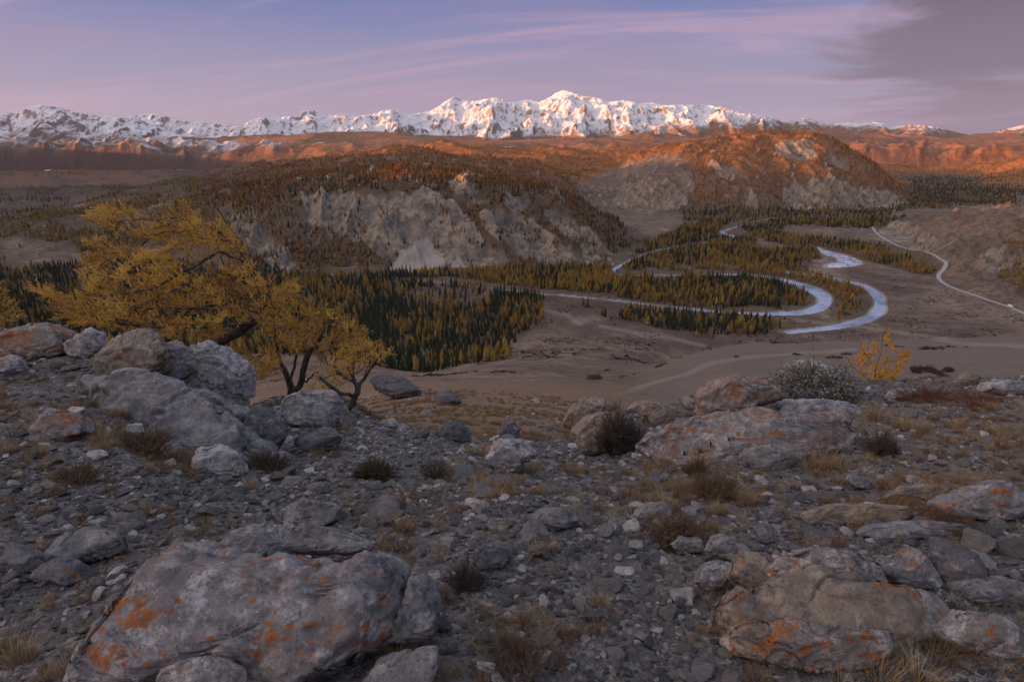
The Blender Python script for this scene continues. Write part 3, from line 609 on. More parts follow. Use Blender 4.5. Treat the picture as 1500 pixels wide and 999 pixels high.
GR = np.maximum(GR, 0.40 * sstep(280, 120, npx) * sstep(700, 640, npy) * sstep(2.5, 4, GYY[:isp + 1]))
ground = new_mesh('ground', nearV, grid_faces(isp + 1, NC), mat_ground(), attrs={'grass': np.clip(GR, 0, 1)})
tag(ground, 'stony ground of the viewpoint ridge', kind='structure')

def mat_mountain():
    M = MT('mountain_land', 0.9, 0.15); P = M.pos()
    geo = M.node('ShaderNodeNewGeometry'); sn = M.node('ShaderNodeSeparateXYZ'); M.l.new(geo.outputs['True Normal'], sn.inputs[0])
    sp_ = M.node('ShaderNodeSeparateXYZ'); M.l.new(P, sp_.inputs[0])
    n1_ = M.noise(P, 0.0035, 7, 0.62); n2_ = M.noise(P, 0.018, 7, 0.68); n3_ = M.noise(M.scale(P, (1, 1, 0.25)), 0.0085, 6, 0.66)
    veg = M.mix(M.ramp(n2_, [(0.35, 0.0), (0.65, 1.0)]), (0.115, 0.060, 0.036), (0.34, 0.145, 0.060))
    veg = M.mix(M.ramp(n1_, [(0.40, 0.0), (0.58, 0.7)]), veg, (0.145, 0.088, 0.062))
    plain = M.mix(n2_, (0.075, 0.050, 0.050), (0.145, 0.092, 0.075))
    veg = M.mix(M.attr('plain'), veg, plain)
    rock = M.mix(n3_, (0.060, 0.052, 0.055), (0.225, 0.170, 0.145))
    zz = M.math('ADD', sp_.outputs[2], M.math('MULTIPLY', M.math('SUBTRACT', n1_, 0.5), 520))
    up = M.math('ADD', sn.outputs[2], M.math('MULTIPLY', M.math('SUBTRACT', n3_, 0.5), 0.62))
    line = M.math('SUBTRACT', zz, M.attr('snowline'))
    rk = M.ramp(M.math('DIVIDE', M.math('ADD', line, 150), 200, clamp=True), [(0.0, 0.0), (1.0, 1.0)])
    col = M.mix(rk, veg, rock)
    sA = M.math('DIVIDE', M.math('ADD', line, 40), 130, clamp=True)
    sB = M.math('DIVIDE', M.math('SUBTRACT', up, M.math('MULTIPLY_ADD', M.attr('stony'), 0.09, 0.49)), 0.15, clamp=True)
    snow = M.math('MULTIPLY', sA, M.math('MAXIMUM', sB, M.math('MULTIPLY', M.math('DIVIDE', line, 520, clamp=True), 0.25)))
    col = M.mix(snow, col, (0.68, 0.68, 0.72))
    M.color(col); M.put(M.b.inputs['Roughness'], 0.85)
    M.bump(M.math('ADD', n3_, M.math('MULTIPLY', n2_, 0.5)), 0.7, 28.0)
    return M.m
mpx = 750 + FPX * MXX / (MYY * CP)
ONM = sstep(8, 70, MZ - MZ0); STN = sstep(420, 330, mpx)
PL = sstep(430, 260, mpx) * sstep(-30, -110, MZ)
SNL = np.interp(mpx, [0, 150, 300, 345, 380, 450, 560, 640, 720, 800, 900, 1000, 1050, 1110, 1160, 1300, 1500], [10, -10, -40, -70, -40, -40, -30, -40, -60, 10, 60, 110, 150, 170, 210, 120, 140])
mts = new_mesh('mountains', np.stack([MXX, MYY, MZ], -1).reshape(-1, 3), grid_faces(*MXX.shape), mat_mountain(), attrs={'plain': PL, 'snowline': SNL + 400 * (1 - ONM), 'stony': STN})
tag(mts, 'snow covered mountain range above reddish foothills', kind='structure')


# land beyond the frame, coarser, so that the place goes on all round; the shading ridges are added
MO = mat_mountain
def outer(name, x, y, lower=0.0):
    z = base2(x.ravel(), y.ravel()).reshape(x.shape); r_ = np.hypot(x, y)
    z = z + sstep(300, 2500, r_) * fbm(x / 500, y / 500, 4, ox=3) * 30
    z = caster(x, y, z)
    z = z + sstep(9000, 11500, r_) * 300 * ridged(x / 2500, y / 2500, 4, ox=5)
    o = new_mesh(name, np.stack([x, y, z - lower], -1).reshape(-1, 3), grid_faces(*x.shape), MV, attrs={k_: np.zeros(x.size) for k_ in ('rock', 'wood', 'scree', 'gravel', 'scrub', 'turf', 'straw', 'track', 'heath')})
    return tag(o, 'unseen hills beyond the view, raised on the left to shade the valley', kind='structure')
ay = np.linspace(4990, 11500, 120)
for sgn in (-1, 1):
    uu_ = np.linspace(0.965, 1.65, 60) * sgn; yy_ = np.repeat(ay[:, None], 60, 1)
    outer('side_hills', yy_ * uu_[None, :], yy_, 3.0)
an = np.linspace(R(57.9), R(302.1), 190); rr_ = np.exp(np.linspace(math.log(0.5), math.log(13500), 250)); RR = np.repeat(rr_[:, None], 190, 1)
outer('hills_behind', RR * np.sin(an)[None, :], RR * np.cos(an)[None, :])

# ---------------------------------------------------------------- river, pond, road
def ribbon(line, w, z=None, wob=0.0, nseg=6, zoff=0.0):
    d = np.gradient(line, axis=0); d /= np.linalg.norm(d, axis=1)[:, None] + 1e-9; nrm = np.stack([-d[:, 1], d[:, 0]], 1)
    t = np.linspace(-0.5, 0.5, nseg); P = line[:, None, :] + nrm[:, None, :] * t[None, :, None] * w
    zz = np.full(P.shape[:2], z) if z is not None else H(P[..., 0], P[..., 1]) + zoff
    return np.concatenate([P, zz[..., None]], 2).reshape(-1, 3), grid_faces(len(line), nseg)
def mat_water():
    M = MT('river_water', 0.06, 0.5); P = M.pos(); n_ = M.noise(P, 0.05, 4, 0.6); n4_ = M.ramp(M.noise(P, 0.011, 5, 0.65, 0.5), [(0.40, 0.0), (0.56, 1.0)])
    M.color(M.mix(n4_, (0.10, 0.14, 0.19), (0.33, 0.40, 0.53))); M.put(M.b.inputs['Roughness'], M.ramp(n_, [(0.4, 0.05), (0.65, 0.28)]))
    M.bump(M.noise(P, 0.5, 5, 0.7), 0.35, 0.25); M.b.inputs['IOR'].default_value = 1.33; M.b.inputs['Specular IOR Level'].default_value = 0.8
    return M.m
WM = mat_water()
def mat_ice():
    M = MT('shallow_ice', 0.2, 0.5); P = M.pos(); n_ = M.noise(P, 0.045, 6, 0.7, 1.0)
    M.color(M.ramp(n_, [(0.38, (0.10, 0.13, 0.18)), (0.52, (0.42, 0.45, 0.55)), (0.62, (0.62, 0.64, 0.72))])); M.put(M.b.inputs['Roughness'], M.ramp(n_, [(0.4, 0.08), (0.6, 0.4)]))
    return M.m
ICE = mat_ice()
vs_, fs_, off = [], [], 0
for n_, (ln, w) in lines.items():
    v, f = ribbon(ln, w * 1.9, z=WATER_Z - (0.02 if n_ == 'outer' else 0.0)); vs_.append(v); fs_.append(f + off); off += len(v)
river = new_mesh('river', np.concatenate(vs_), np.concatenate(fs_), WM); tag(river, 'pale blue river winding in loops through the valley', kind='structure')
def fan(poly, z, mat, name):
    c = poly.mean(0); v = [(c[0], c[1], z)] + [(a, b, z) for a, b in poly[:-1]]; n = len(poly) - 1
    me = bpy.data.meshes.new(name); me.from_pydata(v, [], [(0, 1 + i, 1 + (i + 1) % n) for i in range(n)]); o = bpy.data.objects.new(name, me); COL.objects.link(o); me.materials.append(mat); return o
g_ = POND.mean(0); big = g_ + (POND - g_) * 1.6
gx_ = np.linspace(POND[:, 0].min() - 20, POND[:, 0].max() + 20, 40); gy_ = np.linspace(POND[:, 1].min() - 20, POND[:, 1].max() + 20, 40)
PX, PY = np.meshgrid(gx_, gy_, indexing='ij')
pf_ = grid_faces(40, 40); pc_ = np.stack([PX.ravel()[pf_].mean(1), PY.ravel()[pf_].mean(1)], 1)
pf_ = pf_[soft(pc_[:, 0], pc_[:, 1], [tuple(a) for a in POND], 9.0) > 0]
pond = new_mesh('pond', np.stack([PX, PY, np.full(PX.shape, WATER_Z + 0.05)], -1).reshape(-1, 3), pf_, ICE); tag(pond, 'bright half frozen pool beside the river', kind='structure')
def mat_road():
    M = MT('gravel_road', 0.9, 0.15); P = M.pos(); n_ = M.noise(P, 0.8, 5, 0.7); M.color(M.mix(n_, (0.27, 0.255, 0.255), (0.38, 0.36, 0.355))); return M.m
v, f = ribbon(ROAD, 6.8, zoff=0.35, nseg=4); road = new_mesh('road', v, f, mat_road()); tag(road, 'pale road along the foot of the right hill', kind='structure')

# ---------------------------------------------------------------- forest trees
def tri_mesh(name, V_, F_, mats, mi=None, smooth=False):
    me = bpy.data.meshes.new(name); V_ = np.asarray(V_, np.float32); F_ = np.asarray(F_, np.int32)
    me.vertices.add(len(V_)); me.vertices.foreach_set('co', V_.ravel()); me.loops.add(F_.size); me.loops.foreach_set('vertex_index', F_.ravel())
    k_ = F_.shape[1]; me.polygons.add(len(F_)); me.polygons.foreach_set('loop_start', (np.arange(len(F_)) * k_).astype(np.int32))
    for m in mats: me.materials.append(m)
    me.polygons.foreach_set('use_smooth', np.full(len(F_), smooth))
    if mi is not None: me.polygons.foreach_set('material_index', np.asarray(mi, np.int32))
    me.update(calc_edges=True); return me
def mat_leaf(name, cols, rough=0.85, scale=1.5, trans=0.0):
    M = MT(name, rough, 0.1); oi = M.node('ShaderNodeObjectInfo'); n_ = M.noise(M.obj(), scale, 2, 0.6)
    c = M.ramp(oi.outputs['Random'], [(i / max(1, len(cols) - 1), c) for i, c in enumerate(cols)])
    M.color(M.mix(M.ramp(n_, [(0.35, 0.0), (0.65, 1.0)]), M.mix(0.45, c, (0.02, 0.015, 0.008)), c)); return M.m
LARCH_M = mat_leaf('larch_needles', [(0.14, 0.098, 0.030), (0.34, 0.200, 0.042), (0.25, 0.128, 0.032), (0.42, 0.255, 0.048), (0.19, 0.115, 0.038), (0.38, 0.185, 0.036), (0.20, 0.175, 0.050), (0.46, 0.31, 0.060)])
RUST_M = mat_leaf('rusty_larch_needles', [(0.17, 0.085, 0.030), (0.40, 0.170, 0.040), (0.28, 0.112, 0.030), (0.46, 0.215, 0.045), (0.22, 0.100, 0.034), (0.09, 0.06, 0.03)])
SPRUCE_M = mat_leaf('spruce_needles', [(0.018, 0.030, 0.018), (0.034, 0.044, 0.020), (0.026, 0.038, 0.026), (0.045, 0.048, 0.020)])
def mat_bark():
    M = MT('tree_bark', 0.95, 0.1); n_ = M.noise(M.scale(M.obj(), (1, 1, 0.25)), 14, 6, 0.7)
    M.color(M.ramp(n_, [(0.35, (0.030, 0.024, 0.022)), (0.55, (0.095, 0.075, 0.066)), (0.72, (0.19, 0.165, 0.155))])); M.bump(n_, 0.8, 0.02); return M.m
BARK = mat_bark()
def conifer(seed, kind):
    r_ = np.random.default_rng(seed); V_, F_ = [], []
    Hh = 1.0; base_h = 0.07 if kind == 'spruce' else 0.16; wid = r_.uniform(0.135, 0.165) if kind == 'spruce' else r_.uniform(0.17, 0.23)
    nl = 17 if kind == 'spruce' else 15
    for i in range(nl):
        t = i / (nl - 1); z = base_h + (Hh - base_h) * t ** 0.95
        prof = (1 - t) ** (0.85 if kind == 'spruce' else 0.7) * (0.75 + 0.25 * min(1, t * 6 + 0.3))
        rad = wid * prof * r_.uniform(0.75, 1.15) + 0.008; nb = 8 if t < 0.6 else 6; ph = r_.uniform(0, 6.28)
        for j in range(nb):
            if kind != 'spruce' and r_.random() < 0.14: continue
            a = ph + j * 2 * math.pi / nb + r_.uniform(-0.3, 0.3); L = rad * r_.uniform(0.7, 1.25); w = L * r_.uniform(0.28, 0.45) + 0.008
            dz = (-0.28 if kind == 'spruce' else 0.10) * L + r_.uniform(-0.012, 0.012); up_ = 0.075 * r_.uniform(0.8, 1.3)
            ca, sa = math.cos(a), math.sin(a); n0 = len(V_)
            V_ += [(0, 0, z + up_ * 0.9), (ca * L * .6 - sa * w, sa * L * .6 + ca * w, z + dz * .5), (ca * L, sa * L, z + dz), (ca * L * .6 + sa * w, sa * L * .6 - ca * w, z + dz * .5), (ca * L * 0.4, sa * L * 0.4, z + up_ * 0.65)]
            F_ += [(n0, n0 + 1, n0 + 4), (n0 + 1, n0 + 2, n0 + 4), (n0 + 2, n0 + 3, n0 + 4), (n0 + 3, n0, n0 + 4)]
    n0 = len(V_); V_ += [(0.010, 0, 0.9), (-0.006, 0.008, 0.9), (-0.006, -0.008, 0.9), (0, 0, 1.03)]; F_ += [(n0, n0 + 1, n0 + 3), (n0 + 1, n0 + 2, n0 + 3), (n0 + 2, n0, n0 + 3)]
    crown = tri_mesh(kind + '_crown', V_, F_, [{'spruce': SPRUCE_M, 'larch': LARCH_M, 'rusty': RUST_M}[kind]])
    V_, F_ = [], []
    for i in range(6):
        a = i * math.pi / 3; V_ += [(math.cos(a) * 0.014, math.sin(a) * 0.014, -0.04), (math.cos(a) * 0.009, math.sin(a) * 0.009, 0.55)]
    V_.append((0, 0, 0.97))
    for i in range(6):
        a, b = 2 * i, 2 * ((i + 1) % 6); F_ += [(a, b, b + 1), (a, b + 1, a + 1), (a + 1, b + 1, 12)]
    return crown, tri_mesh(kind + '_trunk', V_, F_, [BARK])
TREES = {k_: [conifer(s_ + (100 if k_ != 'spruce' else 0), k_) for s_ in range(6)] for k_ in ('spruce', 'larch', 'rusty')}

# where the woods stand: traced glades and stands, pinned to the land
# (polygon, density, share of dark spruce)
STANDS = [
 ([(430,404),(570,400),(640,402),(600,420),(560,432),(520,440),(450,440)], 0.75, .60),
 ([(440,440),(540,432),(600,420),(700,420),(790,440),(802,465),(780,482),(748,500),(742,528),(705,545),(690,560),(640,566),(590,568),(540,550),(500,525),(430,480)], 0.85, .72),
 ([(0,395),(110,385),(330,385),(440,400),(440,520),(0,520)], 0.75, .75),
 ([(560,396),(640,398),(700,394),(880,384),(908,398),(905,408),(1000,408),(990,418),(940,428),(900,432),(820,428),(760,418),(700,412),(560,404)], 0.9, .35),
 ([(835,414),(890,405),(960,407),(1100,406),(1150,414),(1184,430),(1178,444),(1130,453),(1060,455),(980,446),(900,436)], 0.95, .55),
 ([(905,450),(1000,460),(1130,468),(1150,478),(1132,490),(1040,491),(960,480),(915,468)], 0.85, .80),
 ([(918,385),(950,362),(1010,347),(1100,350),(1110,363),(1190,365),(1205,380),(1150,392),(1100,386),(1050,383),(960,392),(915,398)], 0.95, .50),
 ([(1000,330),(1060,325),(1060,335),(1040,345),(960,352),(985,345)], .9, .5),
 ([(940,352),(1010,345),(1000,352),(945,362)], .8, .5),
 ([(1090,325),(1200,322),(1330,318),(1320,328),(1290,336),(1160,331),(1100,345),(1085,338)], .85, .6),
 ([(1110,345),(1170,345),(1240,353),(1290,362),(1350,385),(1345,398),(1270,384),(1240,376),(1195,366),(1110,352)], .8, .45),
 ([(1130,390),(1180,396),(1250,420),(1263,450),(1243,468),(1222,470),(1236,445),(1200,420),(1150,405),(1080,396),(1000,396),(965,394),(1050,387)], .75, .15),
 ([(1322,386),(1345,384),(1372,390),(1372,400),(1345,402),(1325,396)], 1.0, .0),
 ([(1462,372),(1475,340),(1500,328),(1600,322),(1600,430),(1500,425),(1468,410),(1455,390)], .8, .0),
 ([(1000,302),(1340,290),(1480,290),(1500,300),(1330,308),(1300,318),(1150,322),(1000,325)], .75, .7),
 ([(1330,262),(1420,255),(1500,262),(1500,285),(1330,290)], .6, .85),
 ([(700,545),(752,518),(750,535),(715,552)], .8, .1),
]
SPARSE = [([(1150,470),(1230,470),(1250,480),(1150,500),(1080,505),(1000,505),(1000,492)], .05, .1), ([(780,445),(900,450),(960,485),(1000,500),(900,500),(800,480)], .07, .8),
          ([(1230,470),(1300,480),(1250,500),(1160,505)], .04, .1)]
cm = np.maximum.accumulate(GZ / GYY, axis=0)
VISG = np.vstack([np.full((1, NC), -9.0), cm[:-1]])
cand = []
r4 = np.random.default_rng(44)
for y0, y1, s_ in ((560, 1250, 6.0), (1250, 2000, 7.2), (2000, 3400, 10.5), (3400, 4950, 15.0)):
    nx = int(1.85 * y1 / s_); ny = int((y1 - y0) / s_)
    ii, jj = np.meshgrid(np.arange(nx), np.arange(ny), indexing='ij')
    x = (ii + r4.uniform(-0.55, 0.55, ii.shape)) * s_ - 0.925 * y1; y = y0 + (jj + r4.uniform(-0.55, 0.55, ii.shape)) * s_
    m = (np.abs(x / y) < 0.90) & (y > y0) & (y < y1); cand.append(np.stack([x[m], y[m]], 1))
cand = np.concatenate(cand); cx, cyy = cand[:, 0], cand[:, 1]; cz = H(cx, cyy)
cpx, cpy = project(cx, cyy, cz)
dens = np.zeros(len(cx)); dark = np.full(len(cx), .3)
cn = fbm(cx / 130, cyy / 130, 4, ox=21); cn2 = fbm(cx / 45, cyy / 45, 3, ox=23); cn3 = fbm(cx / 320, cyy / 320, 3, ox=27)
onhill = (cz > -243)
lefts = cpx < 340
dens[onhill] = 0.80 + 0.5 * cn[onhill]; dark[onhill] = 0.30 + .25 * cn3[onhill]
hl = onhill & lefts; dens[hl] = np.clip(0.35 + 2.2 * cn[hl] + .6 * cn3[hl] + .35 * (cpy[hl] > 330) , 0, .8); dark[hl] = .15 + .3 * (cpy[hl] > 375)
upp = onhill & (cpy < 262) & (cpx < 860); dark[upp] = .12
h2 = onhill & (cpx > 850) & (cyy > 2200) & (cpx < 1340); dark[h2] = .08; dens[h2] = .75 + .6 * cn[h2]
rh = onhill & (cpx > 1275) & (cyy < 2100) & (cyy > 700); dens[rh] = np.clip(-.28 + .9 * cn[rh], 0, .3); dark[rh] = .1
nb = onhill & (cyy < 1050) & (cpx > 340); dens[nb] = 0
pl = ~onhill & lefts; dens[pl] = np.clip(.6 * cn[pl] + .8 * cn3[pl], 0, .6) * (cpy[pl] > 290); dark[pl] = .6
for poly, dn, dk_ in SPARSE + STANDS:
    a = np.array(poly); q = (cpx > a[:, 0].min() - 12) & (cpx < a[:, 0].max() + 12) & (cpy > a[:, 1].min() - 6) & (cpy < a[:, 1].max() + 6)
    idx = np.nonzero(q)[0]; jx = cn2[idx] * 16; jy = cn[idx] * 5 + cn2[idx] * 3
    ins = inpoly(cpx[idx] + jx, cpy[idx] + jy, poly); idx = idx[ins]
    dens[idx] = np.clip(dn + .35 * cn2[idx], 0.0, 1); dark[idx] = np.clip(dk_ + .55 * cn[idx] * (dk_ > .05), 0, 1)
rk = bil(ROCK, cx, cyy); dens *= np.clip(1 - rk * 1.15, 0.03, 1) ; dens[(rk > .3)] = np.where(cn2[rk > .3] + .5 * cn[rk > .3] > .26, .5, .04)
dens *= 1 - bil(SCREE, cx, cyy)
ba = bil(BARE, cx, cyy); instand = np.zeros(len(cx), bool)
for poly, dn, dk_ in STANDS: instand |= inpoly(cpx, cpy, poly)
dens = np.where(instand, dens, dens * (1 - .985 * np.clip(ba * 1.3, 0, 1)))
glade = [(575,425),(650,420),(730,428),(720,440),(690,450),(640,446),(600,450)]
gm = inpoly(cpx, cpy, glade); dens[gm] *= .25
dens *= sstep(1.5, 2.2, bil(RIVD, cx, cyy)); dens *= sstep(6, 11, bil(ROADD, cx, cyy))
gr = np.hypot(*[bil(np.gradient(GZ, axis=ax) / (np.gradient(GYY, axis=0) if ax == 0 else np.gradient(GXX, axis=1)), cx, cyy) for ax in (0, 1)])
dens *= np.where(gr > 1.6, .35, 1)
far_w = sstep(5200, 4300, cyy); dens *= far_w
ht = np.clip(r4.normal(12.0, 3.4, len(cx)), 4, 21)
ht = np.where(onhill & (cyy > 1100), ht * .82, ht); ht = np.where(rh, ht * .62, ht)
ht *= np.where(r4.random(len(cx)) < .20, .55, 1)
ht *= np.interp(bil(RIVD, cx, cyy), [1.5, 5.0], [.62, 1.0])
vis = (cz + ht + 8) / cyy > bil(VISG, cx, cyy)
keep = (r4.random(len(cx)) < dens) & vis
tx, ty, tz, th = cx[keep], cyy[keep], cz[keep], ht[keep]; tpx, tpy = cpx[keep], cpy[keep]
isdark = r4.random(keep.sum()) < dark[keep]
print('trees', keep.sum(), isdark.sum())
size = th / np.hypot(ty, tz)
inframe = (tpx > 5) & (tpx < 1495) & ((tz + th) / ty > bil(VISG, tx, ty))
# not behind the crest of the viewpoint or the big larches
inframe &= ~((tpx < 560) & (tpy > 385)); 
def gn_forest(name, idx, kind, label):
    me = bpy.data.meshes.new(name); P_ = np.stack([tx[idx], ty[idx], tz[idx]], 1); me.vertices.add(len(idx)); me.vertices.foreach_set('co', P_.astype(np.float32).ravel())
    at = me.attributes.new('size', 'FLOAT', 'POINT'); at.data.foreach_set('value', th[idx].astype(np.float32))
    o = bpy.data.objects.new(name, me); COL.objects.link(o)
    ng = bpy.data.node_groups.new(name + '_nodes', 'GeometryNodeTree'); ng.interface.new_socket('Geometry', in_out='INPUT', socket_type='NodeSocketGeometry'); ng.interface.new_socket('Geometry', in_out='OUTPUT', socket_type='NodeSocketGeometry')
    gi = ng.nodes.new('NodeGroupInput'); go = ng.nodes.new('NodeGroupOutput'); L = ng.links.new
    g2i = ng.nodes.new('GeometryNodeGeometryToInstance')
    for root in PROTO[kind]:
        jn = ng.nodes.new('GeometryNodeJoinGeometry')
        for ch in root['_parts_']:
            oi = ng.nodes.new('GeometryNodeObjectInfo'); oi.transform_space = 'ORIGINAL'; oi.inputs[0].default_value = bpy.data.objects[ch]; L(oi.outputs['Geometry'], jn.inputs[0])
        gj = ng.nodes.new('GeometryNodeGeometryToInstance'); L(jn.outputs[0], gj.inputs[0]); L(gj.outputs[0], g2i.inputs[0])
    # the joined instances are picked from one by one
    jall = ng.nodes.new('GeometryNodeJoinGeometry')
    for n_ in [n_ for n_ in ng.nodes if n_.bl_idname == 'GeometryNodeGeometryToInstance' and n_ is not g2i]: L(n_.outputs[0], jall.inputs[0])
    ng.nodes.remove(g2i)
    ip = ng.nodes.new('GeometryNodeInstanceOnPoints'); ip.inputs['Pick Instance'].default_value = True
    L(gi.outputs[0], ip.inputs['Points']); L(jall.outputs[0], ip.inputs['Instance'])
    rv = ng.nodes.new('FunctionNodeRandomValue'); rv.data_type = 'FLOAT_VECTOR'; rv.inputs[0].default_value = (-0.04, -0.04, 0); rv.inputs[1].default_value = (0.04, 0.04, 6.28); L(rv.outputs[0], ip.inputs['Rotation'])
    ri = ng.nodes.new('FunctionNodeRandomValue'); ri.data_type = 'INT'; ri.inputs[4].default_value = 0; ri.inputs[5].default_value = len(PROTO[kind]) - 1; ri.inputs['Seed'].default_value = 5; L(ri.outputs[2], ip.inputs['Instance Index'])
    na = ng.nodes.new('GeometryNodeInputNamedAttribute'); na.data_type = 'FLOAT'; na.inputs[0].default_value = 'size'; rs_ = ng.nodes.new('FunctionNodeRandomValue'); rs_.data_type = 'FLOAT_VECTOR'; rs_.inputs[0].default_value = (.75, .75, .9); rs_.inputs[1].default_value = (1.45, 1.45, 1.1); rs_.inputs['Seed'].default_value = 9; vm_ = ng.nodes.new('ShaderNodeVectorMath'); vm_.operation = 'SCALE'; L(rs_.outputs[0], vm_.inputs[0]); L(na.outputs[0], vm_.inputs['Scale']); L(vm_.outputs[0], ip.inputs['Scale'])
    L(ip.outputs[0], go.inputs[0])
    md = o.modifiers.new('scatter', 'NODES'); md.node_group = ng
    tag(o, label, kind='stuff'); return o
PROTO = {'spruce': [], 'larch': [], 'rusty': []}
isrust = (~isdark) & (tz > -238) & (ty > 1150) & (tpx > 300) & ~((tpx > 1270) & (ty < 2150))
GRP = {'rusty': 'rust coloured larches on the far hillsides', 'spruce': 'dark spruces in the valley woods', 'larch': 'golden larches in the valley woods'}
def rel(px, py, marks, near=30):
    d = [math.hypot(px - a, (py - b) * 1.6) for a, b, _ in marks]; i = int(np.argmin(d)); a, b, n_ = marks[i]; dx, dy = px - a, (py - b) * 1.6
    w = ('left of' if dx < 0 else 'right of') if abs(dx) > abs(dy) else ('behind' if dy < 0 else 'in front of')
    return ('just ' if d[i] < near else '') + w + ' ' + n_
TMARKS = [(470, 480, 'the stout larch crown'), (560, 505, 'the crooked larch tip'), (600, 560, 'the dark slope crag'), (700, 548, 'the wood corner by the meadow'), (748, 520, 'the yellow point of the near wood'), (660, 440, 'the brown forest glade'), (790, 470, 'the meadow spur of the wood'),
          (930, 470, 'the left end of the bank wood'), (1050, 480, 'the middle of the bank wood'), (1135, 480, 'the right end of the bank wood'), (870, 425, 'the left end of the loop wood'), (1000, 440, 'the middle of the loop wood'), (1150, 430, 'the tip of the river loop'), (1240, 440, 'the strip between the two river arms'), (520, 440, 'the cliff scree'), (1480, 380, 'the right hill grove'), (1350, 392, 'the road bend'), (620, 500, 'the heart of the near wood'), (680, 500, 'the right half of the near wood'), (560, 460, 'the left half of the near wood')]
def place_label(kind, px, py, Y, h=12):
    if kind != 'rusty': return ('very tall ' if h > 17 else 'tall ' if h > 15 else 'middling ' if h > 13 else 'short ') + ('dark green spruce ' if kind == 'spruce' else 'golden larch ') + rel(px, py, TMARKS, 22)
    if kind == 'rusty': return 'rust orange larch standing on the wooded far hillside'
    c = 'dark green pointed spruce' if kind == 'spruce' else 'golden autumn larch'
    if py > 470 and px < 760: return c + ' at the near edge of the valley wood beyond the grassy slope'
    if px > 1440 and Y < 1500: return c + ' in the grove on the stony hill right of the road'
    if 1318 < px < 1380 and 380 < py < 404: return c + ' in the small bright clump beside the bend of the road'
    if px < 800 and py > 425: return c + ' in the thick valley wood below the cliffs'
    if 830 < px < 1190 and 400 < py < 458 : return c + ' inside the big river loop'
    if px > 900 and py > 445: return c + ' on the near bank below the river loop'
    if px < 905 : return c + ' at the foot of the pale cliff hill'
    return c + ' between the river arms'
for kind in ('spruce', 'larch', 'rusty'):
    ids = np.nonzero(isdark if kind == 'spruce' else (isrust if kind == 'rusty' else (~isdark & ~isrust)))[0]
    order = ids[np.argsort(-(size[ids] * inframe[ids]))]; nI = 8 if kind == 'rusty' else (300 if kind == 'spruce' else 290); ind = order[:nI]; rest = order[nI:]
    for n_, i in enumerate(ind):
        root = bpy.data.objects.new('spruce_tree' if kind == 'spruce' else 'larch_tree', None); COL.objects.link(root)
        root.location = (tx[i], ty[i], tz[i]); root.rotation_euler = (0, 0, float(r4.uniform(0, 6.28))); wv_ = float(r4.uniform(.75, 1.4)); root.scale = (th[i] * wv_, th[i] * wv_, th[i])
        tag(root, place_label(kind, tpx[i], tpy[i], ty[i], th[i]), 'spruce' if kind == 'spruce' else 'larch', GRP[kind])
        cr, tr = TREES[kind][n_ % 6]
        a = bpy.data.objects.new('crown', cr); b = bpy.data.objects.new('trunk', tr)
        for c in (a, b): COL.objects.link(c); c.parent = root
        if n_ < 6: PROTO[kind].append({'_parts_': (a.name, b.name)})
    gn_forest(kind + '_forest', rest, kind, {'spruce': 'dark spruce woods spreading over the valley and hills', 'larch': 'golden larch woods along the river and on the valley floor', 'rusty': 'rust coloured larch woods covering the far hillsides'}[kind])
print('forest', time.time() - T0)

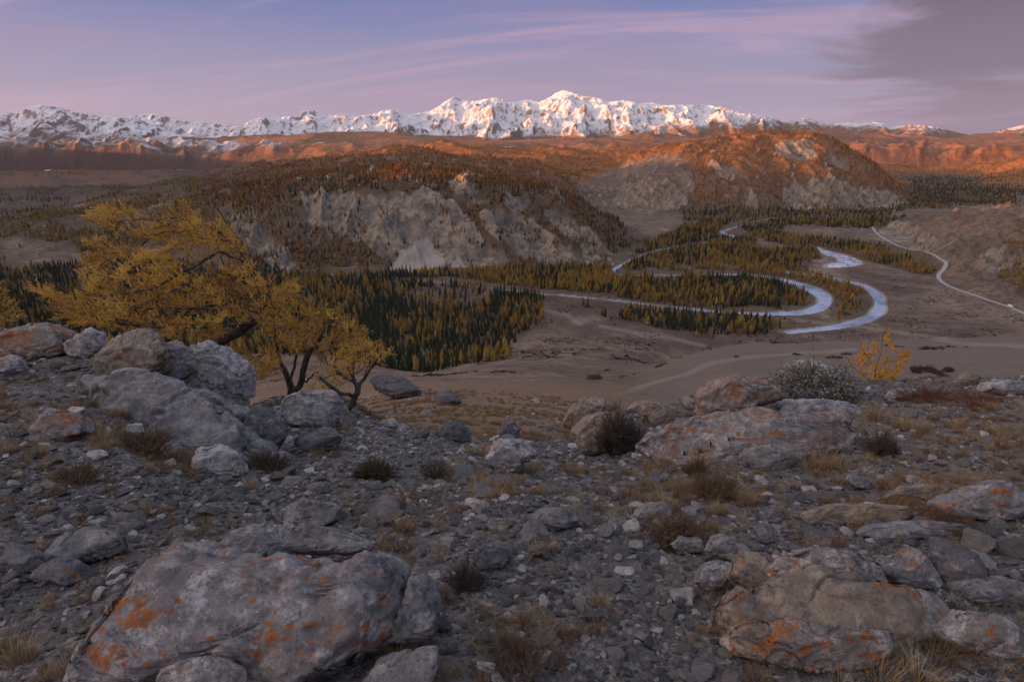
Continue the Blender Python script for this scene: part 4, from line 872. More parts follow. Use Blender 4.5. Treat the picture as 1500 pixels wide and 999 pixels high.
# ---------------------------------------------------------------- rocks
import bmesh
_ico = {}
def ico(sub):
    if sub not in _ico:
        bm = bmesh.new(); bmesh.ops.create_icosphere(bm, subdivisions=sub, radius=1.0); bm.verts.ensure_lookup_table()
        v = np.array([v.co[:] for v in bm.verts]); f = np.array([[q.index for q in fc.verts] for fc in bm.faces]); bm.free()
        _ico[sub] = (v / np.linalg.norm(v, axis=1)[:, None], f)
    return _ico[sub]
def vnormals(v, f):
    n = np.cross(v[f[:, 1]] - v[f[:, 0]], v[f[:, 2]] - v[f[:, 0]]); out = np.zeros_like(v)
    for i in range(3): 
        for c in range(3): out[:, c] += np.bincount(f[:, i], weights=n[:, c], minlength=len(v))
    return out / (np.linalg.norm(out, axis=1)[:, None] + 1e-12)
def mat_rock(name, tone=(1, 1, 1), orange=0.0, white=0.3, brown=0.2, seed=0.0):
    M = MT(name, 0.92, 0.15); P = M.scale(M.pos(), (1, 1, 1), (seed, seed * 1.7, seed * .3))
    a = M.noise(P, 2.2, 8, 0.62, 0.4); b = M.noise(P, 14, 8, 0.72); c = M.noise(P, 75, 4, 0.7); st = M.noise(M.scale(P, (0.6, 0.6, 4.5)), 5.0, 7, 0.68, 1.0)
    t = tone
    col = M.ramp(b, [(0.30, (0.085 * t[0], 0.085 * t[1], 0.090 * t[2])), (0.47, (0.175 * t[0], 0.170 * t[1], 0.175 * t[2])), (0.60, (0.270 * t[0], 0.258 * t[1], 0.255 * t[2])), (0.74, (0.40 * t[0], 0.38 * t[1], 0.365 * t[2]))])
    col = M.mix(M.ramp(st, [(0.36, 0.38), (0.47, 0.0)]), col, (0.075 * t[0], 0.072 * t[1], 0.075 * t[2]))
    col = M.mix(M.math('MULTIPLY', M.ramp(a, [(0.50, 0.0), (0.62, 1.0)]), brown), col, (0.26, 0.19, 0.135))
    w_ = M.math('ADD', M.math('MULTIPLY', M.noise(P, 7.5, 6, 0.68, 0.6), 0.66), M.math('MULTIPLY', M.noise(P, 44, 6, 0.80), 0.49))
    col = M.mix(M.ramp(w_, [(0.665 - 0.08 * white, 0.0), (0.74 - 0.08 * white, 0.62)]), col, M.mix(c, (0.36, 0.35, 0.37), (0.58, 0.56, 0.58)))
    if orange > 0:
        rp = M.node('ShaderNodeMapping'); M.l.new(P, rp.inputs[0]); rp.inputs['Rotation'].default_value = (0.2, 0.5, 0.4); rp.inputs['Scale'].default_value = (0.55, 1.3, 1.5)
        o_ = M.math('ADD', M.math('MULTIPLY', M.noise(rp.outputs[0], 6.5, 6, 0.66, 0.8), 0.66), M.math('MULTIPLY', M.noise(P, 34, 6, 0.80), 0.52)); o_ = M.math('ADD', o_, M.math('MULTIPLY', M.math('SUBTRACT', 0.42, M.vor(P, 42, 'F1')), 0.16))
        oc = M.mix(M.noise(P, 22, 4, 0.6), (0.15, 0.050, 0.022), (0.40, 0.155, 0.050))
        col = M.mix(M.ramp(o_, [(0.715 - 0.14 * orange, 0.0), (0.745 - 0.14 * orange, 0.92)]), col, oc)
    pit = M.vor(P, 55, 'F1'); col = M.mix(M.ramp(pit, [(0.10, 0.45), (0.30, 0.0)]), col, (0.05, 0.047, 0.048)); col = M.mix(M.ramp(c, [(0.35, 0.35), (0.50, 0.0)]), col, (0.055, 0.052, 0.055))
    cr = M.vor(M.scale(P, (1, 1, 1.6)), 2.1, 'DISTANCE_TO_EDGE'); wv = M.noise(P, 3.0, 5, 0.7)
    col = M.mix(M.ramp(M.math('ADD', cr, M.math('MULTIPLY', M.math('SUBTRACT', wv, 0.5), 0.10)), [(0.0, 0.25), (0.004, 0.0)]), col, (0.025, 0.023, 0.024))
    M.color(col)
    n1_ = M.bump(st, 0.25, 0.02); n2_ = M.bump(b, 0.9, 0.018, n1_); M.bump(M.math('ADD', c, w_), 0.7, 0.005, n2_); return M.m
RM = {'grey': mat_rock('grey_limestone', (0.92, 0.94, 1.0), 0.0, 0.15, 0.25, 1.0), 'lichen': mat_rock('limestone_with_orange_lichen', (0.98, 0.98, 1.02), 0.66, 0.75, 0.35, 4.0),
      'rusty': mat_rock('limestone_under_rusty_lichen', (1.0, 0.95, 0.90), 0.80, 0.75, 0.5, 9.0), 'pale': mat_rock('pale_limestone', (1.25, 1.25, 1.30), 0.15, 1.1, 0.2, 13.0),
      'dark': mat_rock('dark_limestone', (0.60, 0.62, 0.70), 0.10, 0.25, 0.2, 17.0), 'tan': mat_rock('tan_limestone', (1.05, 0.93, 0.78), 0.35, 0.1, 0.8, 21.0)}
def roughen(v, f, size, r_, amp=1.0, strata=1.0):
    off = r_.uniform(-50, 50, 3); n = vnormals(v, f)
    sd = np.array([0.15, 0.35 * r_.uniform(-1, 1), 1.0]); sd /= np.linalg.norm(sd)
    q = v / size
    d = fbm3(q * 2.1 + off, 3, .55) * 0.060 + (0.5 - np.abs(fbm3(q * 5 + off * 1.3, 4, .6))) * 0.050
    s_ = (q @ sd) * 6.5 + fbm3(q * 1.5 + off, 2) * 1.3; saw = s_ - np.floor(s_)
    d = d + strata * 0.030 * (sstep(0, .75, saw) - sstep(.86, 1.0, saw))
    crack = np.abs(fbm3(q * 1.6 + off * 0.7, 2)); d = d - 0.055 * np.exp(-(crack / 0.035) ** 2)
    d = d + fbm3(q * 16 + off, 4, .65) * 0.017
    return v + n * (d * size * amp)[:, None]
def cutplanes(v, r_, k_, lo=.55, hi=.9, flat=0.94):
    for _ in range(k_):
        n = r_.normal(size=3); n /= np.linalg.norm(n); d = r_.uniform(lo, hi); s_ = v @ n; v = v - n[None, :] * (np.maximum(0, s_ - d) * flat)[:, None]
    return v
def blob(seed, dims, sub=4, cuts=9, amp=1.0, strata=1.0):
    r_ = np.random.default_rng(seed); v, f = ico(sub); v = np.sign(v) * np.abs(v) ** 0.8; v = cutplanes(v, r_, cuts) * np.array(dims)
    return roughen(v, f, max(dims), r_, amp, strata), f
def slabrock(name, poly, mat, label, tilt=68, front=0.16, back=0.7, sub=5, seed=0, dy=0.0, sink=0.0, group=None, strata=1.0, amp=1.0, Y=None, cuts=15):
    """a rock with the outline it has in the photo, standing at its own distance with its own thickness"""
    poly = np.array(poly, float); yb = poly[:, 1].max(); xc = poly[:, 0].mean()
    lowest = poly[poly[:, 1] > yb - (yb - poly[:, 1].min()) * .25]; xb = lowest[:, 0].mean()
    h_ = hit(xb, min(yb, 1040)) if Y is None else atY(xb, yb, Y)
    if h_ is None: h_ = atY(xb, yb, Y or 9)
    t = R(tilt); n = np.array([0, -math.sin(t), math.cos(t)]); e1 = np.array([1.0, 0, 0]); e2 = np.array([0, math.cos(t), math.sin(t)])
    P0 = np.array(h_); P0 = P0 * (1 + dy)
    pts = []
    for px, py in poly:
        d = ray(px, py); p = d * (P0 @ n) / (d @ n); pts.append(((p - P0) @ e1, (p - P0) @ e2))
    pts = np.array(pts); c = pts.mean(0); q = pts - c
    dense = np.concatenate([np.stack([np.linspace(a[0], b[0], 24, endpoint=False), np.linspace(a[1], b[1], 24, endpoint=False)], 1) for a, b in zip(q, np.roll(q, -1, 0))])
    th_ = np.arctan2(dense[:, 1], dense[:, 0]); rr = np.hypot(dense[:, 0], dense[:, 1]); o_ = np.argsort(th_); th_ = th_[o_]; rr = rr[o_]
    th_ = np.concatenate([th_ - 2 * np.pi, th_, th_ + 2 * np.pi]); rr = np.concatenate([rr] * 3)
    r_ = np.random.default_rng(seed + int(poly.sum()) % 9973); v, f = ico(sub)
    cutv = cutplanes(v.copy(), r_, 16, .50, .88, .96)
    ang = np.arctan2(v[:, 1], v[:, 0]); R_ = np.interp(ang, th_, rr); rho = np.hypot(v[:, 0], v[:, 1]) ** 0.62
    szz = float(np.sqrt(np.abs(np.prod(pts.max(0) - pts.min(0)))))
    w = cutv[:, 2] / (np.abs(v[:, 2]) + 1e-6); cz_ = np.sign(v[:, 2]) * np.abs(cutv[:, 2]) ** 0.6
    hh = np.where(cz_ > 0, cz_ * front, cz_ * back) * szz
    shrink = np.where(v[:, 2] < 0, 1 - 0.12 * np.abs(v[:, 2]), 1.0)
    a_ = np.cos(ang) * R_ * rho * shrink + c[0]; b_ = np.sin(ang) * R_ * rho * shrink + c[1]
    world_ = P0[None, :] + a_[:, None] * e1 + b_[:, None] * e2 + hh[:, None] * n
    world_ = world_ - n[None, :] * (sink)
    ctr = world_.mean(0); w0 = world_.copy()
    for _ in range(cuts):
        m_ = r_.normal(size=3) + np.array([0, -.5, .55]); m_ /= np.linalg.norm(m_); s_ = (world_ - ctr) @ m_; d_ = s_.max() * r_.uniform(.66, .93); world_ = world_ - m_[None, :] * (np.maximum(0, s_ - d_) * .97)[:, None]
    for ee in (e1, e2):
        a0, a1 = w0 @ ee, world_ @ ee; sc_ = (a0.max() - a0.min()) / (a1.max() - a1.min()); world_ = world_ + ee[None, :] * (((a0.max() + a0.min()) / 2 + (a1 - (a1.max() + a1.min()) / 2) * sc_ - a1))[:, None]
    world_ = roughen(world_ - P0, f, szz, r_, amp * .62, strata)
    o = new_mesh(name, world_, f, RM[mat], True, loc=tuple(P0)); tag(o, label, 'rock', group); return o
S = slabrock
# near left: the split block
S('boulder', [(128,950),(165,885),(212,838),(255,805),(300,792),(345,806),(395,818),(470,824),(540,812),(582,818),(604,835),(610,860),(588,905),(560,950),(515,985),(470,1004),(380,1012),(330,985),(280,975),(235,985),(165,990)], 'lichen', 'big grey boulder with bright orange and white lichen in the near left corner', tilt=38, front=.12, back=.45, sub=6, seed=1, Y=1.29)
S('boulder', [(308,795),(322,777),(400,768),(480,772),(530,785),(546,800),(528,812),(450,808),(380,818),(330,816),(308,808)], 'grey', 'flat grey slab lying across the top of the lichen covered boulder', tilt=50, front=.16, back=.3, sub=6, seed=2, Y=1.68)
S('boulder', [(603,842),(628,852),(642,900),(636,932),(598,944),(566,936),(585,895)], 'grey', 'upright grey wedge split off the right end of the big boulder', tilt=60, front=.2, back=.45, sub=5, seed=3, Y=1.44)
S('boulder', [(520,1005),(560,972),(600,952),(640,946),(636,985),(625,1020),(540,1030)], 'grey', 'cracked grey block under the wedge at the bottom edge', tilt=55, front=.2, back=.5, sub=5, seed=4, Y=1.24)
S('boulder', [(225,985),(262,972),(310,968),(345,985),(350,1020),(230,1025)], 'lichen', 'low stone with orange spots under the front of the big boulder', tilt=60, front=.2, back=.5, sub=5, seed=5, Y=1.20)
# near right outcrop
S('rock_outcrop', [(1062,915),(1085,868),(1150,832),(1240,824),(1320,834),(1392,850),(1425,892),(1412,942),(1330,972),(1220,990),(1130,965),(1080,945)], 'tan', 'fractured bedrock from which the near right outcrop rises', tilt=36, front=.05, back=.4, sub=6, strata=1.6, cuts=24, sink=.045)
S('rock_outcrop', [(950,672),(975,628),(1035,600),(1110,590),(1190,590),(1262,600),(1285,620),(1240,650),(1150,668),(1050,680)], 'lichen', 'broad bedrock shelf carrying the boulders of the right crest', tilt=44, front=.06, back=.5, sub=6, strata=1.6, cuts=24, sink=.12)
for poly, mat, lab, kw in [
 ([(1072,855),(1082,828),(1100,814),(1124,816),(1138,832),(1134,870),(1122,892),(1100,885)], 'tan', 'upright tan block at the left end of the near right outcrop', dict(tilt=70, sub=5)),
 ([(1134,842),(1160,814),(1200,806),(1250,812),(1290,830),(1306,856),(1300,880),(1270,905),(1235,922),(1180,905),(1140,884)], 'lichen', 'broad lichen spotted boulder in the middle of the near right outcrop', dict(tilt=58, sub=6)),
 ([(1296,850),(1305,828),(1332,808),(1362,810),(1378,835),(1382,856),(1335,864)], 'lichen', 'small domed rock with an orange stain beside the broad lichen boulder', dict(tilt=65)),
 ([(1366,830),(1378,800),(1398,796),(1425,815),(1448,846),(1425,858),(1385,854)], 'dark', 'dark smooth boulder behind the domed orange stained rock', dict(tilt=66)),
 ([(1068,932),(1130,914),(1180,906),(1250,922),(1312,935),(1300,962),(1240,992),(1195,975),(1140,958),(1080,942)], 'rusty', 'ragged brown ledge with rust lichen below the broad boulder', dict(tilt=45, sub=6)),
 ([(1240,905),(1280,880),(1320,868),(1370,872),(1392,900),(1385,935),(1320,945),(1262,930)], 'lichen', 'whitish broken rock between the brown ledge and the right edge slabs', dict(tilt=50, sub=5)),
 ([(1400,868),(1430,850),(1475,846),(1520,856),(1525,890),(1465,888)], 'grey', 'smooth grey slab reaching the right edge beside the dark boulder', dict(tilt=55)),
 ([(1378,915),(1410,895),(1470,900),(1515,925),(1520,965),(1455,968),(1400,945)], 'rusty', 'orange lichen rock low at the right edge', dict(tilt=50)),
 ([(1180,758),(1200,744),(1262,738),(1350,746),(1356,764),(1285,772),(1205,768)], 'tan', 'long low tan ledge above the near right outcrop', dict(tilt=60)),
 ([(1262,782),(1280,768),(1340,764),(1410,772),(1430,784),(1340,794),(1272,792)], 'grey', 'long flat grey ledge just below the tan one', dict(tilt=60)),
 ([(1388,752),(1400,730),(1440,714),(1485,704),(1530,715),(1530,755),(1462,762)], 'lichen', 'sloping grey outcrop with orange patches at the right edge', dict(tilt=60, sub=5)),
 ([(1300,734),(1312,716),(1345,710),(1385,714),(1398,728),(1365,738)], 'tan', 'low rounded tan rock left of the sloping right edge outcrop', dict(tilt=62)),
 ([(1018,855),(1030,832),(1058,822),(1082,830),(1078,858),(1045,866)], 'grey', 'grey stone left of the upright tan block', dict(tilt=62)),
 ([(1036,806),(1044,786),(1062,784),(1082,800),(1086,818),(1060,822)], 'grey', 'pale faceted stone above the near right outcrop', dict(tilt=65)),
 ([(928,752),(945,738),(975,736),(988,748),(975,760),(940,762)], 'grey', 'rounded grey stone left of the brown shrubby patch', dict(tilt=62)),
 ([(1000,812),(985,800),(1000,786),(1030,786),(1034,806)], 'grey', 'flat grey stone below the brown grass clump', dict(tilt=55)),
 ([(1240,700),(1255,692),(1275,700),(1282,712),(1262,716)], 'grey', 'small grey rock in the rubble of the right slope', dict(tilt=60)),
 ([(762,768),(785,745),(822,742),(848,752),(850,770),(812,778)], 'grey', 'low grey hump in the middle of the rubble', dict(tilt=55)),
 ([(700,832),(690,812),(700,795),(735,800),(750,820),(725,838)], 'dark', 'dark angular stone beside the dark cushion plant', dict(tilt=60)),
 # left middle
 ([(395,760),(415,742),(440,733),(480,738),(498,752),(490,768),(430,772)], 'grey', 'grey hump just above the flat slab', dict(tilt=58)),
 ([(62,820),(80,792),(120,768),(165,775),(180,800),(150,815),(100,830)], 'grey', 'flat grey slab in the left foreground rubble', dict(tilt=45)),
 ([(0,838),(0,805),(30,796),(62,812),(60,832),(30,842)], 'dark', 'dark flat slab at the left edge above the dry grass', dict(tilt=45)),
 ([(35,850),(60,818),(110,815),(122,835),(95,852),(60,858)], 'dark', 'dark slab below the flat grey slab', dict(tilt=45)),
 # left outcrop
 ([(138,525),(150,500),(172,486),(200,481),(222,488),(238,508),(242,545),(215,552),(170,553),(145,545)], 'tan', 'large rounded boulder crowning the left outcrop', dict(tilt=74, sub=6)),
 ([(228,505),(250,500),(268,512),(280,545),(262,556),(238,550)], 'lichen', 'narrow cracked block right of the rounded crowning boulder', dict(tilt=74, sub=5)),
 ([(262,512),(282,500),(312,508),(342,530),(356,560),(352,590),(318,592),(282,565),(265,540)], 'pale', 'blocky pale topped rock at the right shoulder of the left outcrop', dict(tilt=72, Y=7.0, sub=6)),
 ([(195,612),(215,582),(262,566),(315,575),(352,590),(370,628),(360,658),(312,652),(285,645),(262,632),(225,632)], 'grey', 'large folded grey rock face in the middle of the left outcrop', dict(tilt=62, sub=6, strata=1.8)),
 ([(245,640),(262,616),(285,615),(302,640),(295,660),(258,655)], 'pale', 'small pale split rock against the folded grey face', dict(tilt=66)),
 ([(278,690),(290,660),(322,650),(350,668),(358,695),(325,706)], 'pale', 'pale rough rock at the foot of the left outcrop', dict(tilt=60)),
 ([(348,640),(358,600),(385,590),(410,602),(420,640),(395,665),(362,662)], 'dark', 'dark rock in the hollow right of the left outcrop', dict(tilt=65)),
 ([(92,512),(100,490),(118,480),(142,490),(148,518),(118,526)], 'pale', 'pale speckled rock left of the rounded crowning boulder', dict(tilt=72)),
 ([(-30,525),(-10,492),(30,478),(68,474),(92,484),(96,510),(60,524)], 'rusty', 'rust topped rock hump near the left edge', dict(tilt=70, sub=5)),
 ([(30,636),(48,612),(78,598),(112,606),(125,628),(90,642),(50,644)], 'lichen', 'low striped rock with orange flecks on the left slope', dict(tilt=58)),
 ([(-20,545),(-10,525),(20,520),(34,535),(25,550)], 'pale', 'small bluish rock cut by the left edge', dict(tilt=66)),
 ([(408,606),(416,585),(440,575),(472,574),(496,584),(503,606),(488,630),(450,626),(425,618)], 'pale', 'pale bluish boulder at the foot of the larch trunks', dict(tilt=74, sub=5)),
 ([(430,650),(445,628),(480,626),(500,640),(490,660),(455,664)], 'dark', 'dark broken rock below the pale bluish boulder', dict(tilt=64)),
 ([(112,590),(150,556),(200,548),(250,552),(300,572),(352,590),(380,622),(384,655),(345,676),(290,668),(230,655),(170,632),(118,618)], 'grey', 'wide low bedrock mass forming the body of the left outcrop', dict(tilt=44, sub=6, strata=1.7, front=.10)),
 # centre crest
 ([(826,632),(838,600),(850,587),(872,585),(890,588),(880,602),(860,616),(846,634)], 'rusty', 'left half of the split rust coloured rock on the central crest', dict(tilt=78, sub=5)),
 ([(866,612),(884,590),(900,588),(905,598),(890,606)], 'rusty', 'small cap rock on the split rust coloured pair', dict(tilt=78, sub=5)),
 ([(838,662),(846,636),(866,616),(895,604),(914,618),(912,650),(880,668)], 'tan', 'right half of the split rock, half hidden by the dark bush', dict(tilt=76, sub=5)),
 ([(914,646),(918,634),(932,630),(942,640),(936,652)], 'pale', 'small pale stone at the foot of the dark bush', dict(tilt=68)),
 ([(712,676),(716,654),(732,645),(764,646),(785,660),(783,684),(752,692),(722,690)], 'pale', 'pale squarish boulder on the middle of the crest', dict(tilt=72, sub=5)),
 ([(920,604),(930,592),(955,588),(985,594),(996,606),(960,612)], 'rusty', 'low rusty rock between the dark bush and the right outcrop', dict(tilt=74)),
 # right outcrop
 ([(1026,612),(1032,572),(1052,556),(1096,553),(1136,560),(1152,588),(1130,608),(1075,618)], 'rusty', 'rounded rust and white lichen boulder at the left end of the right crest', dict(tilt=74, sub=6)),
 ([(1142,590),(1146,550),(1166,536),(1214,532),(1245,545),(1270,572),(1268,598),(1200,600)], 'pale', 'white crusted boulder behind the grey leafy bush', dict(Y=9.7, tilt=76, sub=6)),
 ([(1128,612),(1140,592),(1190,584),(1242,588),(1275,600),(1270,616),(1200,616)], 'pale', 'flat white crusted shelf in front of the grey leafy bush', dict(tilt=64, sub=5)),
 ([(990,660),(1005,628),(1040,606),(1090,600),(1140,606),(1180,622),(1165,650),(1090,662),(1030,668)], 'lichen', 'broad broken rock slope with orange patches below the right crest', dict(tilt=58, sub=6, strata=1.6)),
 ([(950,670),(955,650),(975,636),(992,644),(996,664),(970,676)], 'rusty', 'low rust flecked rock left of the broken slope', dict(tilt=62)),
 ([(1105,690),(1085,675),(1100,655),(1140,652),(1165,668),(1150,688)], 'grey', 'grey patch of bedrock in the right rubble slope', dict(tilt=50)),
 ([(1404,564),(1410,552),(1424,545),(1436,551),(1436,564)], 'tan', 'small tan boulder standing on the right skyline of the crest', dict(tilt=76)),
 ([(1440,572),(1448,562),(1480,558),(1512,560),(1515,576),(1470,580)], 'pale', 'white edged rock on the crest at the right edge', dict(tilt=72)),
 ([(1300,582),(1306,573),(1330,568),(1350,574),(1346,586)], 'pale', 'low pale rock right of the young larch', dict(tilt=72)),
 # slope beyond
 ([(540,570),(552,552),(572,547),(592,556),(612,570),(618,580),(580,582)], 'dark', 'dark crag on the grassy slope right of the larches', dict(tilt=70)),
 ([(634,584),(640,572),(658,570),(674,584),(676,592),(650,594)], 'dark', 'dark rock lying on the grassy slope beyond the crest', dict(tilt=60)),
 ([(555,624),(562,614),(580,613),(586,622),(578,630)], 'pale', 'small pale rock on the grass behind the crest rubble', dict(tilt=66)),
 ([(640,640),(650,618),(672,616),(690,632),(688,646)], 'dark', 'dark rock poking above the crest left of the pale boulder', dict(tilt=72)),
 ([(728,640),(736,622),(752,618),(762,632),(758,644)], 'dark', 'dark rock with a pale top just behind the crest', dict(tilt=72)),
]:
    S('boulder', poly, mat, lab, **kw)
print('rocks', time.time() - T0)

# ---------------------------------------------------------------- larches near the viewpoint
def mat_needles(name, c0, c1, c2):
    M = MT(name, 0.7, 0.2); h_ = M.attr('hue'); M.color(M.ramp(h_, [(0.0, c0), (0.5, c1), (1.0, c2)])); M.b.inputs['Subsurface Weight'].default_value = 0.0
    tr = M.node('ShaderNodeBsdfTranslucent'); M.l.new(M.b.inputs['Base Color'].links[0].from_socket, tr.inputs[0]); mx = M.node('ShaderNodeMixShader'); mx.inputs[0].default_value = 0.30
    M.l.new(M.b.outputs[0], mx.inputs[1]); M.l.new(tr.outputs[0], mx.inputs[2]); M.l.new(mx.outputs[0], M.n['Material Output'].inputs[0]); return M.m
NEED = mat_needles('golden_larch_needles', (0.27, 0.140, 0.045), (0.57, 0.325, 0.080), (0.70, 0.485, 0.115))
NEED2 = mat_needles('orange_larch_needles', (0.55, 0.25, 0.035), (0.72, 0.37, 0.045), (0.82, 0.48, 0.060))
def tubes(name, segs, parent, mat):
    """segs: rows (x1,y1,z1,r1,x2,y2,z2,r2)"""
    segs = np.array(segs); VV, FF, off = [], [], 0
    for k_, m in ((7, segs[:, 3] > 0.03), (5, (segs[:, 3] <= 0.03) & (segs[:, 3] > 0.008)), (3, segs[:, 3] <= 0.008)):
        s_ = segs[m]
        if not len(s_): continue
        a, b = s_[:, :3], s_[:, 4:7]; d = b - a; d /= np.linalg.norm(d, axis=1)[:, None] + 1e-9
        ref = np.where(np.abs(d[:, 2:3]) > .9, [[1.0, 0, 0]], [[0, 0, 1.0]]); e1 = np.cross(d, ref); e1 /= np.linalg.norm(e1, axis=1)[:, None]; e2 = np.cross(d, e1)
        an_ = np.arange(k_) * 2 * np.pi / k_; ring = e1[:, None, :] * np.cos(an_)[None, :, None] + e2[:, None, :] * np.sin(an_)[None, :, None]
        A = a[:, None, :] - d[:, None, :] * (s_[:, 3:4, None] * .4) + ring * s_[:, 3, None, None]; B = b[:, None, :] + ring * s_[:, 7, None, None]
        V_ = np.concatenate([A, B], 1).reshape(-1, 3); i = np.arange(k_); f = np.stack([i, (i + 1) % k_, (i + 1) % k_ + k_, i + k_], 1)
        FF.append((f[None] + (np.arange(len(s_)) * 2 * k_)[:, None, None]).reshape(-1, 4) + off); VV.append(V_); off += len(V_)
    return new_mesh(name, np.concatenate(VV), np.concatenate(FF), mat, True, parent)
def shoots(name, P_, D_, L_, parent, mat, seed, nt=22, hue=None, wide=1.0):
    """brushes of short needles along a shoot: each a cloud of small slim triangles"""
    r_ = np.random.default_rng(seed); n = len(P_); D_ = D_ / (np.linalg.norm(D_, axis=1)[:, None] + 1e-9)
    t = r_.random((n, nt)); base_ = P_[:, None, :] + D_[:, None, :] * (t * L_[:, None])[..., None]
    rnd = r_.normal(size=(n, nt, 3)); dd = rnd / np.linalg.norm(rnd, axis=2)[..., None] * 0.85 + D_[:, None, :] * 0.75; dd /= np.linalg.norm(dd, axis=2)[..., None]
    ln = r_.uniform(0.024, 0.044, (n, nt)) * wide; side = np.cross(dd, r_.normal(size=(n, nt, 3))); side /= np.linalg.norm(side, axis=2)[..., None] + 1e-9
    w = r_.uniform(0.0035, 0.0070, (n, nt)) * wide
    A = base_ - side * w[..., None]; B = base_ + side * w[..., None]; Cc = base_ + dd * ln[..., None]
    V_ = np.stack([A, B, Cc], 2).reshape(-1, 3); F_ = np.arange(len(V_)).reshape(-1, 3)
    hv = np.clip((hue if hue is not None else r_.random(n))[:, None] + r_.uniform(-.18, .18, (n, nt)), 0, 1); hv = np.repeat(hv.reshape(-1), 3)
    return new_mesh(name, V_, F_, mat, False, parent, attrs={'hue': hv})
def grow_tree(name, label, seed, trunks, crown, npts, Y0, depth, mat, sweep, r_base, shoot_len=(0.10, 0.22), gap=-0.12, step=0.16, base_px=None, extra=None, bare=0.25, nt=34, per=0.075, wide=1.0, group=None, maxreach=9.0, rexp=0.5, rtip=0.0028, category='larch', rmin=0.012):
    """trunks: polylines of (px, py, Y); crown: outlines in which the twigs spread, each with its middle distance"""
    r_ = np.random.default_rng(seed); pos, par, own = [], [], []
    b0 = trunks[0][0]; p0 = atY(b0[0], b0[1], b0[2]); p0 = np.array([p0[0], p0[1], float(H(p0[0], p0[1])) - 0.15])
    for k_, tr in enumerate(trunks):
        pts = [atY(*q) for q in tr]
        if k_ == 0: pts[0] = p0
        elif tr[0][1] > 9000: pass
        ctrl = np.array(pts); tt = np.linspace(0, 1, max(8, int(np.sum(np.linalg.norm(np.diff(ctrl, axis=0), axis=1)) / 0.11)))
        cl = np.concatenate([[0], np.cumsum(np.linalg.norm(np.diff(ctrl, axis=0), axis=1))]); cl /= cl[-1]
        P_ = np.stack([pchip(cl, ctrl[:, i], tt) for i in range(3)], 1); P_[1:-1] += r_.normal(scale=.012, size=P_[1:-1].shape)
        if k_ == 0: prev = -1; st = 0
        else:
            dd = np.linalg.norm(np.array(pos) - P_[0], axis=1); prev = int(np.argmin(dd)); st = 1 if dd[prev] < .6 else 0
            if st == 0: prev = 0
        for q in P_[st:]: pos.append(q); par.append(prev); prev = len(pos) - 1; own.append(k_)
    nb_ = len(pos)
    tg = []
    for poly, Ym, w_ in crown:
        a = np.array(poly, float); c_ = 0; need = int(npts * w_)
        while c_ < need:
            px = r_.uniform(a[:, 0].min(), a[:, 0].max()); py = r_.uniform(a[:, 1].min(), a[:, 1].max())
            if not inpoly(np.array([px]), np.array([py]), poly)[0]: continue
            q = atY(px, py, Ym + r_.normal() * depth)
            if fbm3(np.array([q * np.array([.9, .9, 2.1]) + seed]), 2)[0] < gap: continue
            tg.append(q); c_ += 1
    tg = np.array(tg); P_ = np.array(pos); dm = np.array([np.min(np.linalg.norm(P_ - q, axis=1)) for q in tg]); tg = tg[np.argsort(dm)]
    buf = np.zeros((400000, 3)); n = len(pos); buf[:n] = P_; sweep = np.array(sweep, float)
    tips = []
    for q in tg:
        # favour joints that lie back towards the trunk so that twigs stream with the wind
        dv = q - buf[:n]; d2 = np.linalg.norm(dv, axis=1); al = (dv @ sweep) / (d2 + 1e-6); cost = d2 * (1.25 - 0.55 * al)
        j = int(np.argmin(cost)); d = d2[j]
        if d < 0.10 or d > maxreach: continue
        k_ = max(2, int(d / step)); A = buf[j].copy(); B = q; par_dir = (A - buf[par[j]]) if par[j] >= 0 else np.array([0, 0, 1.0]); par_dir = par_dir / (np.linalg.norm(par_dir) + 1e-9)
        M1 = A + par_dir * d * 0.28 + np.array([0, 0, -0.10 * d]); tl = (np.arange(1, k_ + 1) / k_)[:, None]
        C_ = (1 - tl) ** 2 * A + 2 * (1 - tl) * tl * M1 + tl ** 2 * B + r_.normal(scale=.014, size=(k_, 3)) * (tl < 1)
        prev = j
        for c_ in C_: buf[n] = c_; par.append(prev); prev = n; n += 1
        tips.append((prev, k_))
    P_ = buf[:n]; par = np.array(par); load = np.zeros(n); ischild = np.zeros(n, int)
    for i in range(n - 1, -1, -1):
        if ischild[i] == 0: load[i] += 1
        if par[i] >= 0: load[par[i]] += load[i]; ischild[par[i]] += 1
    rad = rtip * load ** rexp; rad = rad * 1.0
    rad[:nb_] = np.maximum(rad[:nb_], rmin); rad = rad * (r_base / rad[0]) ** np.clip(rad / rad[0] * 1.6, 0, 1)
    root = bpy.data.objects.new(name, None); COL.objects.link(root); root.location = tuple(p0); tag(root, label, category, group)
    idx = np.nonzero(par >= 0)[0]; pp = par[idx]
    sg = np.concatenate([P_[pp] - p0, rad[pp][:, None] * 0 + np.minimum(rad[pp], rad[idx] * 1.35)[:, None], P_[idx] - p0, rad[idx][:, None]], 1)
    isT = idx < nb_
    # the trunk's foot flares into the ground
    tr_o = tubes('trunk', sg[isT], root, BARK); tubes('branches', sg[~isT], root, BARK)
    m = (rad[idx] < 0.011) & (idx >= nb_)
    a, b = P_[pp[m]], P_[idx[m]]; L_ = np.linalg.norm(b - a, axis=1); cnt = r_.poisson(L_ / per); rep_ = np.repeat(np.arange(len(a)), cnt)
    f_ = r_.random(len(rep_))[:, None]; sp = a[rep_] * (1 - f_) + b[rep_] * f_; dirn = (b - a)[rep_]; dirn /= np.linalg.norm(dirn, axis=1)[:, None] + 1e-9
    sd = r_.normal(size=(len(rep_), 3)) * .55 + dirn * .5 + sweep * .35 + np.array([0, 0, .50])
